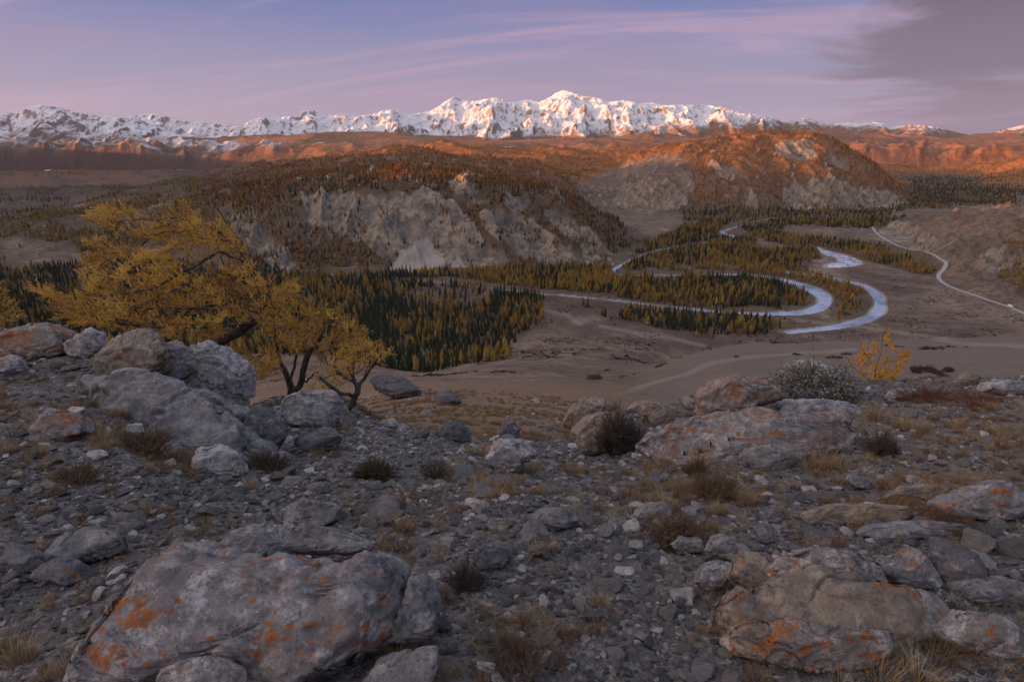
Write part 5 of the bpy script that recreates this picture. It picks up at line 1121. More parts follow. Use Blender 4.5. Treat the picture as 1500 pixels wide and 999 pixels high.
    hn = fbm3(sp * 1.1 + seed, 3); hue = np.clip(.5 + hn * .8 + r_.normal(size=len(sp)) * .12, 0, 1)
    keep_ = r_.random(len(sp)) < np.clip(1.0 - bare + hn * .9, .15, 1)
    sp, sd, hue = sp[keep_], sd[keep_], hue[keep_]
    shoots('crown', sp - p0, sd, r_.uniform(*shoot_len, len(sp)), root, mat, seed, nt, hue, wide)
    print(name, 'nodes', n, 'shoots', len(sp), round(time.time() - T0, 1))
    return root
big = grow_tree('larch_tree', 'large windswept golden larch whose crown streams left above the left outcrop', 11,
    [[(300,530,12.3),(318,506,12.3),(345,488,12.3),(368,472,12.3),(384,452,12.3),(390,425,12.3),(384,400,12.3),(366,384,12.2)],
     [(384,400,12.3),(350,380,12.0),(320,370,11.8),(290,388,11.6),(256,406,11.4),(215,425,11.2),(160,432,11.0)],
     [(366,384,12.2),(335,352,12.2),(300,330,12.3),(262,320,12.4),(215,322,12.4),(165,325,12.4)],
     [(368,472,12.3),(330,478,12.0),(280,480,11.8),(220,478,11.6),(150,468,11.3),(100,452,11.2),(60,432,11.1)],
     [(390,425,12.3),(340,425,12.8),(270,400,13.2),(200,380,13.4),(140,362,13.4)],
     [(384,452,12.3),(330,452,11.4),(270,452,10.9),(200,450,10.7),(120,425,10.7)],
     [(388,415,12.3),(410,400,12.5),(418,392,12.6)], [(366,384,12.2),(345,350,12.4),(330,325,12.5),(318,305,12.5)]],
    [([(36,413),(62,420),(90,436),(122,432),(150,440),(200,455),(260,465),(330,470),(330,498),(250,492),(200,487),(160,482),(110,478),(80,462),(60,440)], 11.2, .20),
     ([(112,392),(125,370),(118,345),(150,350),(200,365),(260,380),(330,385),(380,400),(425,420),(428,455),(390,480),(330,470),(250,455),(180,450),(130,432)], 11.8, .50),
     ([(128,312),(158,299),(192,303),(204,322),(216,308),(240,298),(262,303),(274,286),(284,306),(298,322),(318,330),(325,300),(338,330),(362,372),(330,378),(280,375),(220,352),(160,342),(135,330)], 12.4, .30)],
    1500, 11.8, 0.75, NEED, (-0.88, -0.1, 0.32), 0.112, gap=-0.05, group=None, per=0.040, bare=.30)
mid = grow_tree('larch_tree', 'stout many stemmed golden larch behind the pale bluish boulder', 23,
    [[(430,592,12.8),(424,560,12.8),(412,530,12.8),(404,500,12.8),(400,465,12.8),(408,430,12.8)], [(430,580,12.75),(444,550,12.7),(448,525,12.7),(462,505,12.6),(480,480,12.5),(490,462,12.5)],
     [(424,560,12.8),(432,530,13.0),(436,490,13.1),(440,455,13.1)], [(448,560,12.7),(458,550,12.5),(466,545,12.5)], [(412,530,12.8),(390,520,12.5),(365,528,12.3)]],
    [([(378,452),(405,418),(432,412),(448,438),(476,448),(500,455),(528,478),(546,502),(536,530),(505,545),(470,535),(440,520),(415,505),(385,490)], 12.8, .80), ([(340,520),(360,508),(395,512),(415,535),(410,560),(385,566),(350,552)], 12.3, .20)],
    620, 12.8, 0.75, NEED, (-0.1, 0, 0.55), 0.105, gap=-0.12, per=0.042)
small = grow_tree('larch_tree', 'crooked small larch with bare twigs and a few yellow tufts above the grassy slope', 37,
    [[(496,628,10.4),(505,606,10.4),(518,586,10.4),(524,570,10.4),(516,548,10.4),(518,530,10.4)], [(524,570,10.4),(536,548,10.5),(548,530,10.5),(560,518,10.5)], [(520,580,10.4),(500,575,10.2),(482,566,10.1),(468,552,10.1)],
     [(518,560,10.4),(500,548,10.6),(488,535,10.6)]],
    [([(500,530),(512,512),(540,500),(570,506),(576,524),(552,536),(535,552),(505,548)], 10.5, .55), ([(452,568),(460,548),(490,540),(505,560),(480,585)], 10.3, .30), ([(480,540),(490,520),(515,520),(510,545)], 10.5, .15)],
    170, 10.4, 0.3, NEED, (0.0, 0, 0.6), 0.060, gap=-0.4, bare=.35, per=0.05)
edge = grow_tree('larch_tree', 'golden larch cut off by the left edge of the picture', 41,
    [[(-150,560,13.0),(-140,500,13.0),(-120,440,13.0),(-110,400,13.0)], [(-140,500,13.0),(-80,480,12.8),(-20,465,12.6),(15,450,12.6)], [(-120,440,13.0),(-60,430,13.0),(-10,425,13.0)]],
    [([(-200,430),(-120,390),(-40,395),(0,412),(22,438),(34,462),(24,490),(-10,508),(-80,505),(-180,490)], 12.8, 1.0)],
    420, 12.8, 0.7, NEED, (0.7, 0, 0.35), 0.10, gap=-0.12)
young = grow_tree('young_larch', 'young bright orange larch standing alone behind the right crest', 53,
    [[(1284,605,11.6),(1284,575,11.6),(1282,545,11.6),(1290,515,11.6),(1296,495,11.6),(1300,478,11.6)], [(1283,560,11.6),(1262,548,11.5),(1246,535,11.5),(1238,520,11.5)], [(1282,545,11.6),(1268,520,11.7),(1262,502,11.7)],
     [(1284,570,11.6),(1305,560,11.5),(1312,545,11.5)], [(1286,535,11.6),(1308,528,11.6),(1325,518,11.6),(1332,515,11.6)], [(1284,575,11.6),(1265,572,11.4),(1255,560,11.4)], [(1290,515,11.6),(1278,505,11.6),(1272,496,11.6)], [(1283,556,11.6),(1300,548,11.9),(1318,535,12.0)],
     [(1284,580,11.6),(1296,578,11.4),(1304,570,11.3)], [(1295,498,11.6),(1304,502,11.5),(1308,496,11.5)]],
    [([(1236,516),(1242,528),(1255,545),(1275,560),(1290,590),(1300,575),(1320,560),(1338,525),(1338,512),(1312,520),(1305,500),(1303,480),(1292,482),(1285,510),(1270,498),(1262,500),(1262,520)], 11.6, 1.0)],
    95, 11.6, 0.22, NEED2, (0.0, 0, 0.7), 0.016, gap=-0.9, bare=-.3, shoot_len=(0.05, 0.10), per=0.012, rtip=0.0011, nt=26, rmin=.003, wide=.72)

# ---------------------------------------------------------------- white lorry on the far road
def box(cx_, cy2, cz_, sx_, sy_, sz_, bev=0.06):
    bm = bmesh.new(); bmesh.ops.create_cube(bm, size=1.0)
    for v in bm.verts: v.co = Vector((cx_ + v.co.x * sx_, cy2 + v.co.y * sy_, cz_ + v.co.z * sz_))
    bmesh.ops.bevel(bm, geom=list(bm.edges), offset=bev, segments=2, affect='EDGES'); return bm
def bm_obj(name, bm, mat, parent):
    me = bpy.data.meshes.new(name); bm.to_mesh(me); bm.free(); me.materials.append(mat); o = bpy.data.objects.new(name, me); COL.objects.link(o); o.parent = parent; return o
def flatmat(name, c, rough=.5, spec=.5):
    M = MT(name, rough, spec); n_ = M.noise(M.obj(), 2.0, 4); M.color(M.mix(n_, tuple(x * .85 for x in c), c)); return M.m
Lp = hit(1475, 450.5, 620); Lp = np.array([Lp[0], Lp[1]]); kx = int(np.argmin(np.hypot(*(ROAD - Lp).T))); Lp = ROAD[kx]; dr = ROAD[kx + 1] - ROAD[kx - 1]
lorry = bpy.data.objects.new('lorry', None); COL.objects.link(lorry); lorry.location = (Lp[0], Lp[1], float(H(*Lp)) + 0.36); lorry.rotation_euler = (0, 0, math.atan2(dr[1], dr[0]))
tag(lorry, 'white lorry driving on the pale road at the right edge', 'lorry')
WHT = flatmat('white_paint', (0.80, 0.80, 0.82), .35); DKG = flatmat('dark_glass', (0.03, 0.035, 0.045), .1); RUB = flatmat('tyre_rubber', (0.025, 0.025, 0.025), .9); FRM = flatmat('chassis_metal', (0.08, 0.08, 0.09), .6)
bm_obj('cargo_box', box(-1.3, 0, 2.35, 8.6, 2.5, 2.7), WHT, lorry); cab_ = bm_obj('cab', box(4.3, 0, 1.75, 2.1, 2.4, 2.3, .22), WHT, lorry); bm_obj('windscreen', box(5.32, 0, 2.25, .08, 2.1, .85, .02), DKG, cab_); bm_obj('chassis', box(0.4, 0, .85, 9.4, 1.2, .3), FRM, lorry)
for wx_ in (-4.3, -3.1, 4.2):
    for sy_ in (-1.05, 1.05):
        bm = bmesh.new(); bmesh.ops.create_cone(bm, cap_ends=True, segments=20, radius1=.5, radius2=.5, depth=.32)
        for v in bm.verts: v.co = Vector((wx_ + v.co.x, sy_ + v.co.z, .5 + v.co.y))
        bm_obj('wheel', bm, RUB, lorry)

# ---------------------------------------------------------------- loose stones
def mat_stone():
    M = MT('loose_stone', 0.92, 0.15); oi = M.node('ShaderNodeObjectInfo'); n_ = M.noise(M.obj(), 2.4, 6, 0.7)
    c = M.ramp(oi.outputs['Random'], [(0.0, (0.075, 0.076, 0.082)), (0.30, (0.140, 0.138, 0.146)), (0.55, (0.22, 0.212, 0.212)), (0.72, (0.165, 0.138, 0.125)), (0.86, (0.33, 0.315, 0.315)), (1.0, (0.62, 0.60, 0.59))])
    M.color(M.mix(M.ramp(n_, [(0.35, 0.55), (0.62, 0.0)]), c, (0.055, 0.052, 0.055))); M.bump(n_, 0.8, 0.06); return M.m
STM = mat_stone()
def stone(seed, sub):
    r_ = np.random.default_rng(seed); v, f = ico(sub); dims = np.array([1.0, r_.uniform(.6, .9), r_.uniform(.28, .55)])
    v = np.sign(v) * np.abs(v) ** .75; v = cutplanes(v, r_, 11, .45, .85, .97) * dims; n = vnormals(v, f); v = v + n * (fbm3(v * 2.6 + seed, 3) * 0.055)[:, None]
    return tri_mesh('stone', v, f, [STM])
STONES = [stone(300 + i, 3) for i in range(9)]
r7 = np.random.default_rng(77)
N = 240000
lu = r7.uniform(0, 1, N); yy = 0.85 * (14.5 / 0.85) ** lu; uu = r7.uniform(-1.3, 1.3, N); xx = uu * yy
szs = np.clip(r7.lognormal(math.log(0.0105), .62, N), .0035, .10)
dens7 = np.clip(2300 / (1 + (yy / 2.5) ** 1.6), 90, 2300)                # stones per square metre wanted
pdf = N / (math.log(14.5 / .85) * 2.6) / (yy * yy)                             # what the sampling gives
zz = H(xx, yy); px7, py7 = project(xx, yy, zz)
pat = 1 + 0.9 * fbm(xx / .8, yy / .8, 3, ox=5)
grs = np.interp(yy, LY_ * 0 + YR, YR * 0)  # placeholder of zeros
g7 = np.zeros(N)
g7 += 0.62 * sstep(960, 1030, px7) * sstep(790, 720, py7) * (fbm(xx / .7, yy / .7, 3, ox=11) > -.12)
g7 += 0.45 * np.exp(-((px7 - 830) / 130) ** 2 - ((py7 - 720) / 60) ** 2) + 0.5 * sstep(330, 200, px7) * sstep(690, 640, py7)
keep7 = (r7.random(N) < dens7 / pdf * np.clip(pat, .15, 2) * (1 - np.clip(g7, 0, .85))) & ((zz + .1) / yy > bil(VISG, xx, yy) - .02)
szs = szs * np.interp(yy, [0.8, 2, 5, 12], [.8, 1.1, 1.7, 2.4])
xx, yy, zz, szs = xx[keep7], yy[keep7], zz[keep7], szs[keep7]
rot7 = np.stack([r7.normal(0, .25, len(xx)), r7.normal(0, .25, len(xx)) , r7.uniform(0, 6.28, len(xx))], 1)
px7, py7 = project(xx, yy, zz); scr = szs / np.hypot(yy, zz) * ((px7 > 0) & (px7 < 1500) & (py7 < 1005))
od = np.argsort(-scr); ind7, rest7 = od[:300], od[300:]
print('stones', len(xx))
FMARKS = [(370, 880, 'the big split boulder'), (430, 790, 'the flat slab on the big boulder'), (605, 900, 'the grey wedge'), (1102, 855, 'the upright tan block'), (1220, 860, 'the broad lichen boulder'), (1190, 945, 'the rust lichen ledge'), (1270, 757, 'the long tan ledge'), (1460, 735, 'the sloping right edge outcrop'),
 (748, 665, 'the pale squarish boulder'), (686, 850, 'the small dark cushion plant'), (990, 780, 'the wide brown shrub'), (903, 640, 'the dark dense shrub'), (1090, 635, 'the broken rock slope'), (290, 610, 'the folded rock face'), (80, 620, 'the low striped rock'), (548, 695, 'the juniper patch'), (455, 600, 'the pale bluish boulder'), (120, 795, 'the flat slab in the left rubble'),
 (805, 765, 'the low grey hump'), (1210, 680, 'the tall pale tuft'), (1288, 655, 'the dark tangled shrub'), (1310, 580, 'the young larch'), (450, 755, 'the hump above the flat slab'), (765, 975, 'the loose twigs at the bottom edge'), (112, 700, 'the flat brown cushion shrub'), (900, 880, 'the bare gravel in the middle foreground'), (560, 745, 'the brown grass bushes'),
 (1420, 640, 'the small tufts near the right edge'), (30, 860, 'the dark slabs at the left edge'), (395, 690, 'the dark hollow growth'), (1046, 710, 'the brown upright shrub'), (1400, 800, 'the dark smooth boulder'), (640, 780, 'the centre of the rubble mound'), (960, 950, 'the bottom edge gravel'), (200, 950, 'the bottom left stones')]
def stone_label(px, py):
    if py > 760 and px < 640: a = 'in the near left rubble around the split boulder'
    elif py > 760 and px < 1010: a = 'in the grey rubble in the middle foreground'
    elif py > 760: a = 'in the rubble around the near right outcrop'
    elif px < 520: a = 'on the stony slope below the left outcrop'
    elif px < 950: a = 'on the rubble crest in the middle distance'
    else: a = 'on the grassy stone slope below the right crest'
    return 'loose stone ' + a
Nq = 2600; yq = 13 * (90 / 13.) ** r7.random(Nq); kq = r7.uniform(440, 1000, Nq); xq = (kq - 750) / FPX * (yq * CP + .45 * yq * SP); zq = H(xq, yq); qk = (fbm(xq / 7, yq / 7, 3, ox=9) > .12)
xq, yq, zq = xq[qk], yq[qk], zq[qk]; sq = r7.lognormal(math.log(.09), .6, len(xq)) * np.interp(yq, [13, 90], [.7, 2.5]); rest7 = np.concatenate([rest7, np.arange(len(xq)) + len(xx)])
xx = np.concatenate([xx, xq]); yy = np.concatenate([yy, yq]); zz = np.concatenate([zz, zq]); szs = np.concatenate([szs, sq]); rot7 = np.concatenate([rot7, np.stack([r7.normal(0, .25, len(xq)), r7.normal(0, .25, len(xq)), r7.uniform(0, 6.28, len(xq))], 1)])
SPROTO = []
for n_, i in enumerate(ind7):
    o = bpy.data.objects.new('stone', STONES[n_ % 9]); COL.objects.link(o); o.location = (xx[i], yy[i], zz[i] + szs[i] * .12); o.scale = (szs[i],) * 3; o.rotation_euler = tuple(rot7[i])
    tag(o, ('large' if szs[i] > .06 else 'middling' if szs[i] > .035 else 'small') + ' angular grey stone ' + rel(px7[i], py7[i], FMARKS, 32), 'stone', 'loose stones on the viewpoint ridge')
    if n_ < 9: SPROTO.append(o.name)
def gn_points(name, P_, size_, rot_, protos, label):
    me = bpy.data.meshes.new(name); me.vertices.add(len(P_)); me.vertices.foreach_set('co', np.asarray(P_, np.float32).ravel())
    at = me.attributes.new('size', 'FLOAT', 'POINT'); at.data.foreach_set('value', np.asarray(size_, np.float32))
    at = me.attributes.new('turn', 'FLOAT_VECTOR', 'POINT'); at.data.foreach_set('vector', np.asarray(rot_, np.float32).ravel())
    o = bpy.data.objects.new(name, me); COL.objects.link(o); ng = bpy.data.node_groups.new(name + '_nodes', 'GeometryNodeTree')
    ng.interface.new_socket('Geometry', in_out='INPUT', socket_type='NodeSocketGeometry'); ng.interface.new_socket('Geometry', in_out='OUTPUT', socket_type='NodeSocketGeometry')
    gi = ng.nodes.new('NodeGroupInput'); go = ng.nodes.new('NodeGroupOutput'); L = ng.links.new; jall = ng.nodes.new('GeometryNodeJoinGeometry')
    for p in protos:
        oi = ng.nodes.new('GeometryNodeObjectInfo'); oi.transform_space = 'ORIGINAL'; oi.inputs[0].default_value = bpy.data.objects[p]; oi.inputs['As Instance'].default_value = False
        gj = ng.nodes.new('GeometryNodeGeometryToInstance'); L(oi.outputs['Geometry'], gj.inputs[0]); L(gj.outputs[0], jall.inputs[0])
    ip = ng.nodes.new('GeometryNodeInstanceOnPoints'); ip.inputs['Pick Instance'].default_value = True; L(gi.outputs[0], ip.inputs['Points']); L(jall.outputs[0], ip.inputs['Instance'])
    ri = ng.nodes.new('FunctionNodeRandomValue'); ri.data_type = 'INT'; ri.inputs[4].default_value = 0; ri.inputs[5].default_value = len(protos) - 1; L(ri.outputs[2], ip.inputs['Instance Index'])
    na = ng.nodes.new('GeometryNodeInputNamedAttribute'); na.data_type = 'FLOAT'; na.inputs[0].default_value = 'size'; L(na.outputs[0], ip.inputs['Scale'])
    nb_ = ng.nodes.new('GeometryNodeInputNamedAttribute'); nb_.data_type = 'FLOAT_VECTOR'; nb_.inputs[0].default_value = 'turn'; L(nb_.outputs[0], ip.inputs['Rotation'])
    L(ip.outputs[0], go.inputs[0]); md = o.modifiers.new('scatter', 'NODES'); md.node_group = ng; return tag(o, label, kind='stuff')
gn_points('gravel', np.stack([xx, yy, zz + szs * .10], 1)[rest7], szs[rest7], rot7[rest7], SPROTO, 'grey limestone rubble and chips covering the ground')

# ---------------------------------------------------------------- grass tufts and shrubs
def mat_blade(name, c0, c1):
    M = MT(name, 0.8, 0.15); oi = M.node('ShaderNodeObjectInfo'); h_ = M.attr('hue'); c = M.mix(h_, c0, c1); M.color(M.mix(M.math('MULTIPLY', oi.outputs['Random'], .35), c, (0.10, 0.075, 0.055))); return M.m
STRAW = mat_blade('dry_straw_grass', (0.17, 0.115, 0.060), (0.46, 0.34, 0.19)); RUST = mat_blade('brown_dry_grass', (0.10, 0.060, 0.034), (0.28, 0.165, 0.080))
def tuft(seed, n, h, spread, mat, droop=.5, w=0.006):
    r_ = np.random.default_rng(seed); a = r_.uniform(0, 6.28, n); rr = spread * np.sqrt(r_.random(n)); bx, by = rr * np.cos(a), rr * np.sin(a)
    an_ = a + r_.normal(0, .7, n); L_ = h * r_.uniform(.45, 1.1, n); lean = r_.uniform(.1, .95, n) * droop * 1.6; V_, F_, Hv = [], [], []
    t = np.linspace(0, 1, 5)
    for i in range(n):
        dx, dy = math.cos(an_[i]), math.sin(an_[i]); hx = lean[i] * L_[i] * t ** 1.6; z = L_[i] * (t - .28 * lean[i] * t * t)
        x = bx[i] + dx * hx; y = by[i] + dy * hx; ww = w * (1 - t * .85); n0 = len(V_); q = r_.uniform(0, 6.28); sx_, sy_ = math.cos(q), math.sin(q)
        for k_ in range(5): V_ += [(x[k_] - sx_ * ww[k_], y[k_] - sy_ * ww[k_], z[k_]), (x[k_] + sx_ * ww[k_], y[k_] + sy_ * ww[k_], z[k_])]
        hv = r_.random(); Hv += [hv * .7 + .3 * tt for tt in t for _ in (0, 1)]
        for k_ in range(4): F_.append((n0 + 2 * k_, n0 + 2 * k_ + 1, n0 + 2 * k_ + 3, n0 + 2 * k_ + 2))
    me = tri_mesh('grass_tuft', V_, F_, [mat]); at = me.attributes.new('hue', 'FLOAT', 'POINT'); at.data.foreach_set('value', np.array(Hv, np.float32)); return me
TUFT = {'straw': [tuft(s_, 150, 1.0, .38, STRAW, .55, .011) for s_ in range(4)], 'rust': [tuft(20 + s_, 170, .8, .5, RUST, .7, .011) for s_ in range(4)], 'thin': [tuft(40 + s_, 34, 1.0, .25, STRAW, .7, .009) for s_ in range(3)]}
TL = [(30,968,42,'straw','yellow dry grass tuft at the left edge near the bottom'),(8,955,36,'straw','yellow dry grass cut by the left edge'),(100,985,32,'straw','pale grass tuft in the bottom left corner beside the boulder'),(62,995,26,'straw','short pale grass at the bottom left corner'),
 (345,1012,52,'thin','long thin straws rising in front of the split boulder'),(325,1012,44,'thin','thin bent straws under the split boulder'),(735,672,32,'straw','straw tuft against the left side of the pale squarish boulder'),(700,668,30,'straw','straw grass left of the pale squarish boulder'),(770,694,26,'straw','straw tuft in front of the pale squarish boulder'),
 (718,716,24,'straw','wide straw clump below the pale squarish boulder'),(700,714,22,'straw','straw clump left of the wide one below the pale boulder'),(742,716,22,'straw','straw clump right of the wide one below the pale boulder'),
 (1150,614,32,'straw','straw tufts on the shelf of the right outcrop'),(1128,612,26,'straw','straw tuft at the left end of the white shelf'),(1281,616,32,'straw','orange tinted straw tuft at the right end of the white shelf'),(1335,632,30,'straw','straw tuft on the right slope below the young larch'),(1315,626,26,'straw','straw tuft left of another below the young larch'),
 (1210,690,36,'straw','tall pale tuft in the middle of the right slope'),(1192,688,34,'straw','pale tuft left of the tall one on the right slope'),(1230,690,32,'straw','pale tuft right of the tall one on the right slope'),(1160,680,24,'straw','short tuft on the right slope beside the broken rocks'),(1476,640,24,'straw','tuft near the right edge on the slope'),(1452,636,20,'straw','small tuft near the right edge on the slope'),
 (1290,1000,46,'straw','big dry tuft at the bottom below the brown ledge'),(1345,1004,50,'straw','big dry tuft at the bottom near the right corner'),(1262,905,34,'thin','thin grass curling over the broad lichen boulder'),(1345,945,40,'thin','thin grass between the right edge rocks'),(1375,965,40,'rust','brown grass between the right edge rocks'),(1232,1010,40,'thin','thin pale straws at the bottom below the ledge'),
 (1385,772,24,'rust','brown tuft between the tan ledge and the right edge outcrop'),(1365,775,24,'rust','brown tuft left of the right edge outcrop'),(1290,745,20,'rust','brown tuft above the long tan ledge'),(1330,740,18,'straw','straw tuft by the low rounded tan rock'),
 (998,868,34,'thin','thin lone tuft left of the near right outcrop'),(790,812,22,'straw','small straw tuft in the middle rubble'),(812,808,18,'straw','tiny straw tuft in the middle rubble'),(585,805,30,'rust','brown tuft behind the right end of the flat slab'),(560,806,24,'straw','yellowish tuft behind the flat slab'),(595,778,28,'rust','olive tuft above the split boulder'),
 (300,784,22,'straw','fringe of dry grass at the left end of the flat slab'),(268,800,20,'straw','fringe of dry grass on the left shoulder of the split boulder'),(215,758,20,'rust','small brown tuft in the left rubble'),(240,752,18,'rust','small brown tuft beside another in the left rubble'),(132,880,26,'rust','brown tuft left of the split boulder'),(70,892,22,'straw','pale tuft in the rubble near the left edge'),
 (575,748,34,'rust','brown grass bush at the left of the rubble mound'),(548,752,32,'rust','brown grass bush next to the rubble mound'),(600,735,28,'rust','brown grass above the pair by the rubble mound'),(527,770,22,'rust','low brown tuft below the grass bushes'),(650,700,22,'straw','straw tuft on the rubble mound'),(670,690,22,'straw','straw tuft higher on the rubble mound')]
def put(name, me, px, py, hpx, label, cat, grp=None, wide=1.0, pos3=None):
    p = hit(px, min(py, 1060)) if pos3 is None else pos3
    if p is None: return None
    s_ = hpx * math.hypot(p[1], p[2]) / FPX
    o = bpy.data.objects.new(name, me); COL.objects.link(o); o.location = (p[0], p[1], p[2] - s_ * .04); o.scale = (s_ * wide, s_ * wide, s_); o.rotation_euler = (0, 0, float(r7.uniform(0, 6.28))); tag(o, label, cat, grp); return o
for i, (px, py, h_, k_, lab) in enumerate(TL):
    put('grass_tuft', TUFT[k_][i % len(TUFT[k_])], px, py, h_, lab, 'grass tuft')
cnt = 0
while cnt < 235:
    px = r7.uniform(-20, 1520); py = r7.uniform(600, 990)
    wgt = .9 if (px > 960 and py < 770) else (.75 if (px < 330 and py < 700) else (.5 if 620 < px < 980 and 690 < py < 760 else .13))
    if r7.random() > wgt or fbm(np.array([px / 120]), np.array([py / 60]), 2)[0] < -.05: continue
    if 130 < px < 640 and py > 780: continue
    if px > 1060 and py > 800: continue
    kd = 'straw' if r7.random() < .45 else 'rust'; hp = r7.uniform(.09, .15) if kd == 'straw' else r7.uniform(.06, .10)
    p = hit(px, py)
    if p is None or p[1] > 14: continue
    hp *= np.interp(p[1], [1.2, 2.5, 6], [.28, .5, 1.0])
    hpx = hp * FPX / math.hypot(p[1], p[2])
    ar = 'the stony slope below the right crest' if px > 950 and py < 780 else ('the slope around the left outcrop' if px < 520 and py < 720 else ('the rubble crest in the middle' if py < 780 else 'the grey rubble of the foreground'))
    put('grass_tuft', TUFT[kd][cnt % 4], px, py, hpx, ('small straw coloured' if kd == 'straw' else 'low brown') + ' grass tuft ' + rel(px, py, FMARKS, 32), 'grass tuft', 'grass tufts scattered over the ridge', 1.2, p); cnt += 1
# fine dry grass lying thin over the ground
Ng = 26000; yg = 0.9 * (34 / .9) ** r7.random(Ng); xg = r7.uniform(-1.3, 1.3, Ng) * yg; zg = H(xg, yg); pxg, pyg = project(xg, yg, zg)
gw = np.where((pxg > 960) & (pyg < 780), .85, np.where((pxg < 330) & (pyg < 700), .8, np.where((pxg > 620) & (pxg < 980) & (pyg > 680) & (pyg < 770), .6, .10)))
gw = np.where(yg > 11, .55, gw); gw = np.where((pxg > 700) & (pxg < 900) & (pyg > 900), .6, gw)
gk = (r7.random(Ng) < gw * np.clip(.6 + 1.6 * fbm(xg / .6, yg / .6, 3, ox=31), 0, 1)) & ((zg + .05) / yg > bil(VISG, xg, yg) - .02)
xg, yg, zg = xg[gk], yg[gk], zg[gk]; sg = r7.uniform(.035, .085, len(xg)) * np.interp(yg, [1, 4, 12, 34], [.8, 1.1, 1.5, 3.0])
print('grass', len(xg))
# clumps and stones down the open slope beyond the crest
Ns = 9000; ys = 13 * (95 / 13.) ** r7.random(Ns); ks = r7.uniform(440, 980, Ns); xs = (ks - 750) / FPX * (ys * CP + .45 * ys * SP); zs_ = H(xs, ys); sk_ = (fbm(xs / 5, ys / 5, 3, ox=3) > -.1) & ((zs_ + .3) / ys > bil(VISG, xs, ys) - .01)
xs, ys, zs_ = xs[sk_], ys[sk_], zs_[sk_]; ss_ = r7.uniform(.10, .26, len(xs)) * np.interp(ys, [13, 95], [.8, 2.2])
xg = np.concatenate([xg, xs]); yg = np.concatenate([yg, ys]); zg = np.concatenate([zg, zs_]); sg = np.concatenate([sg, ss_])
thin_src = [o.name for o in bpy.data.objects if o.name.startswith('grass_tuft') and o.data in TUFT['thin'] + TUFT['rust'][:2]]
uniq = {}
for n_ in thin_src: uniq.setdefault(bpy.data.objects[n_].data.name, n_)
gn_points('dry_grass', np.stack([xg, yg, zg], 1), sg, np.stack([xg * 0, xg * 0, r7.uniform(0, 6.28, len(xg))], 1), list(uniq.values()), 'thin dry grass growing between the stones')

def mat_twig(name, c0, c1): 
    M = MT(name, 0.9, 0.1); M.color(M.mix(M.noise(M.obj(), 6, 3), c0, c1)); return M.m
TW = {'grey': (mat_twig('grey_twigs', (0.07, 0.062, 0.058), (0.17, 0.15, 0.14)), mat_blade('grey_green_leaves', (0.15, 0.145, 0.13), (0.36, 0.34, 0.31))),
      'dark': (mat_twig('dark_twigs', (0.050, 0.040, 0.040), (0.12, 0.095, 0.090)), mat_blade('dark_brown_leaves', (0.060, 0.045, 0.038), (0.14, 0.10, 0.080))),
      'brown': (mat_twig('brown_twigs', (0.07, 0.046, 0.036), (0.15, 0.10, 0.075)), mat_blade('brown_leaves', (0.13, 0.085, 0.055), (0.30, 0.20, 0.125))),
      'red': (mat_twig('red_twigs', (0.09, 0.040, 0.032), (0.16, 0.075, 0.055)), mat_blade('red_brown_leaves', (0.12, 0.040, 0.030), (0.24, 0.085, 0.055))),
      'green': (mat_twig('olive_twigs', (0.035, 0.030, 0.020), (0.08, 0.065, 0.04)), mat_blade('juniper_leaves', (0.030, 0.035, 0.018), (0.085, 0.075, 0.035)))}
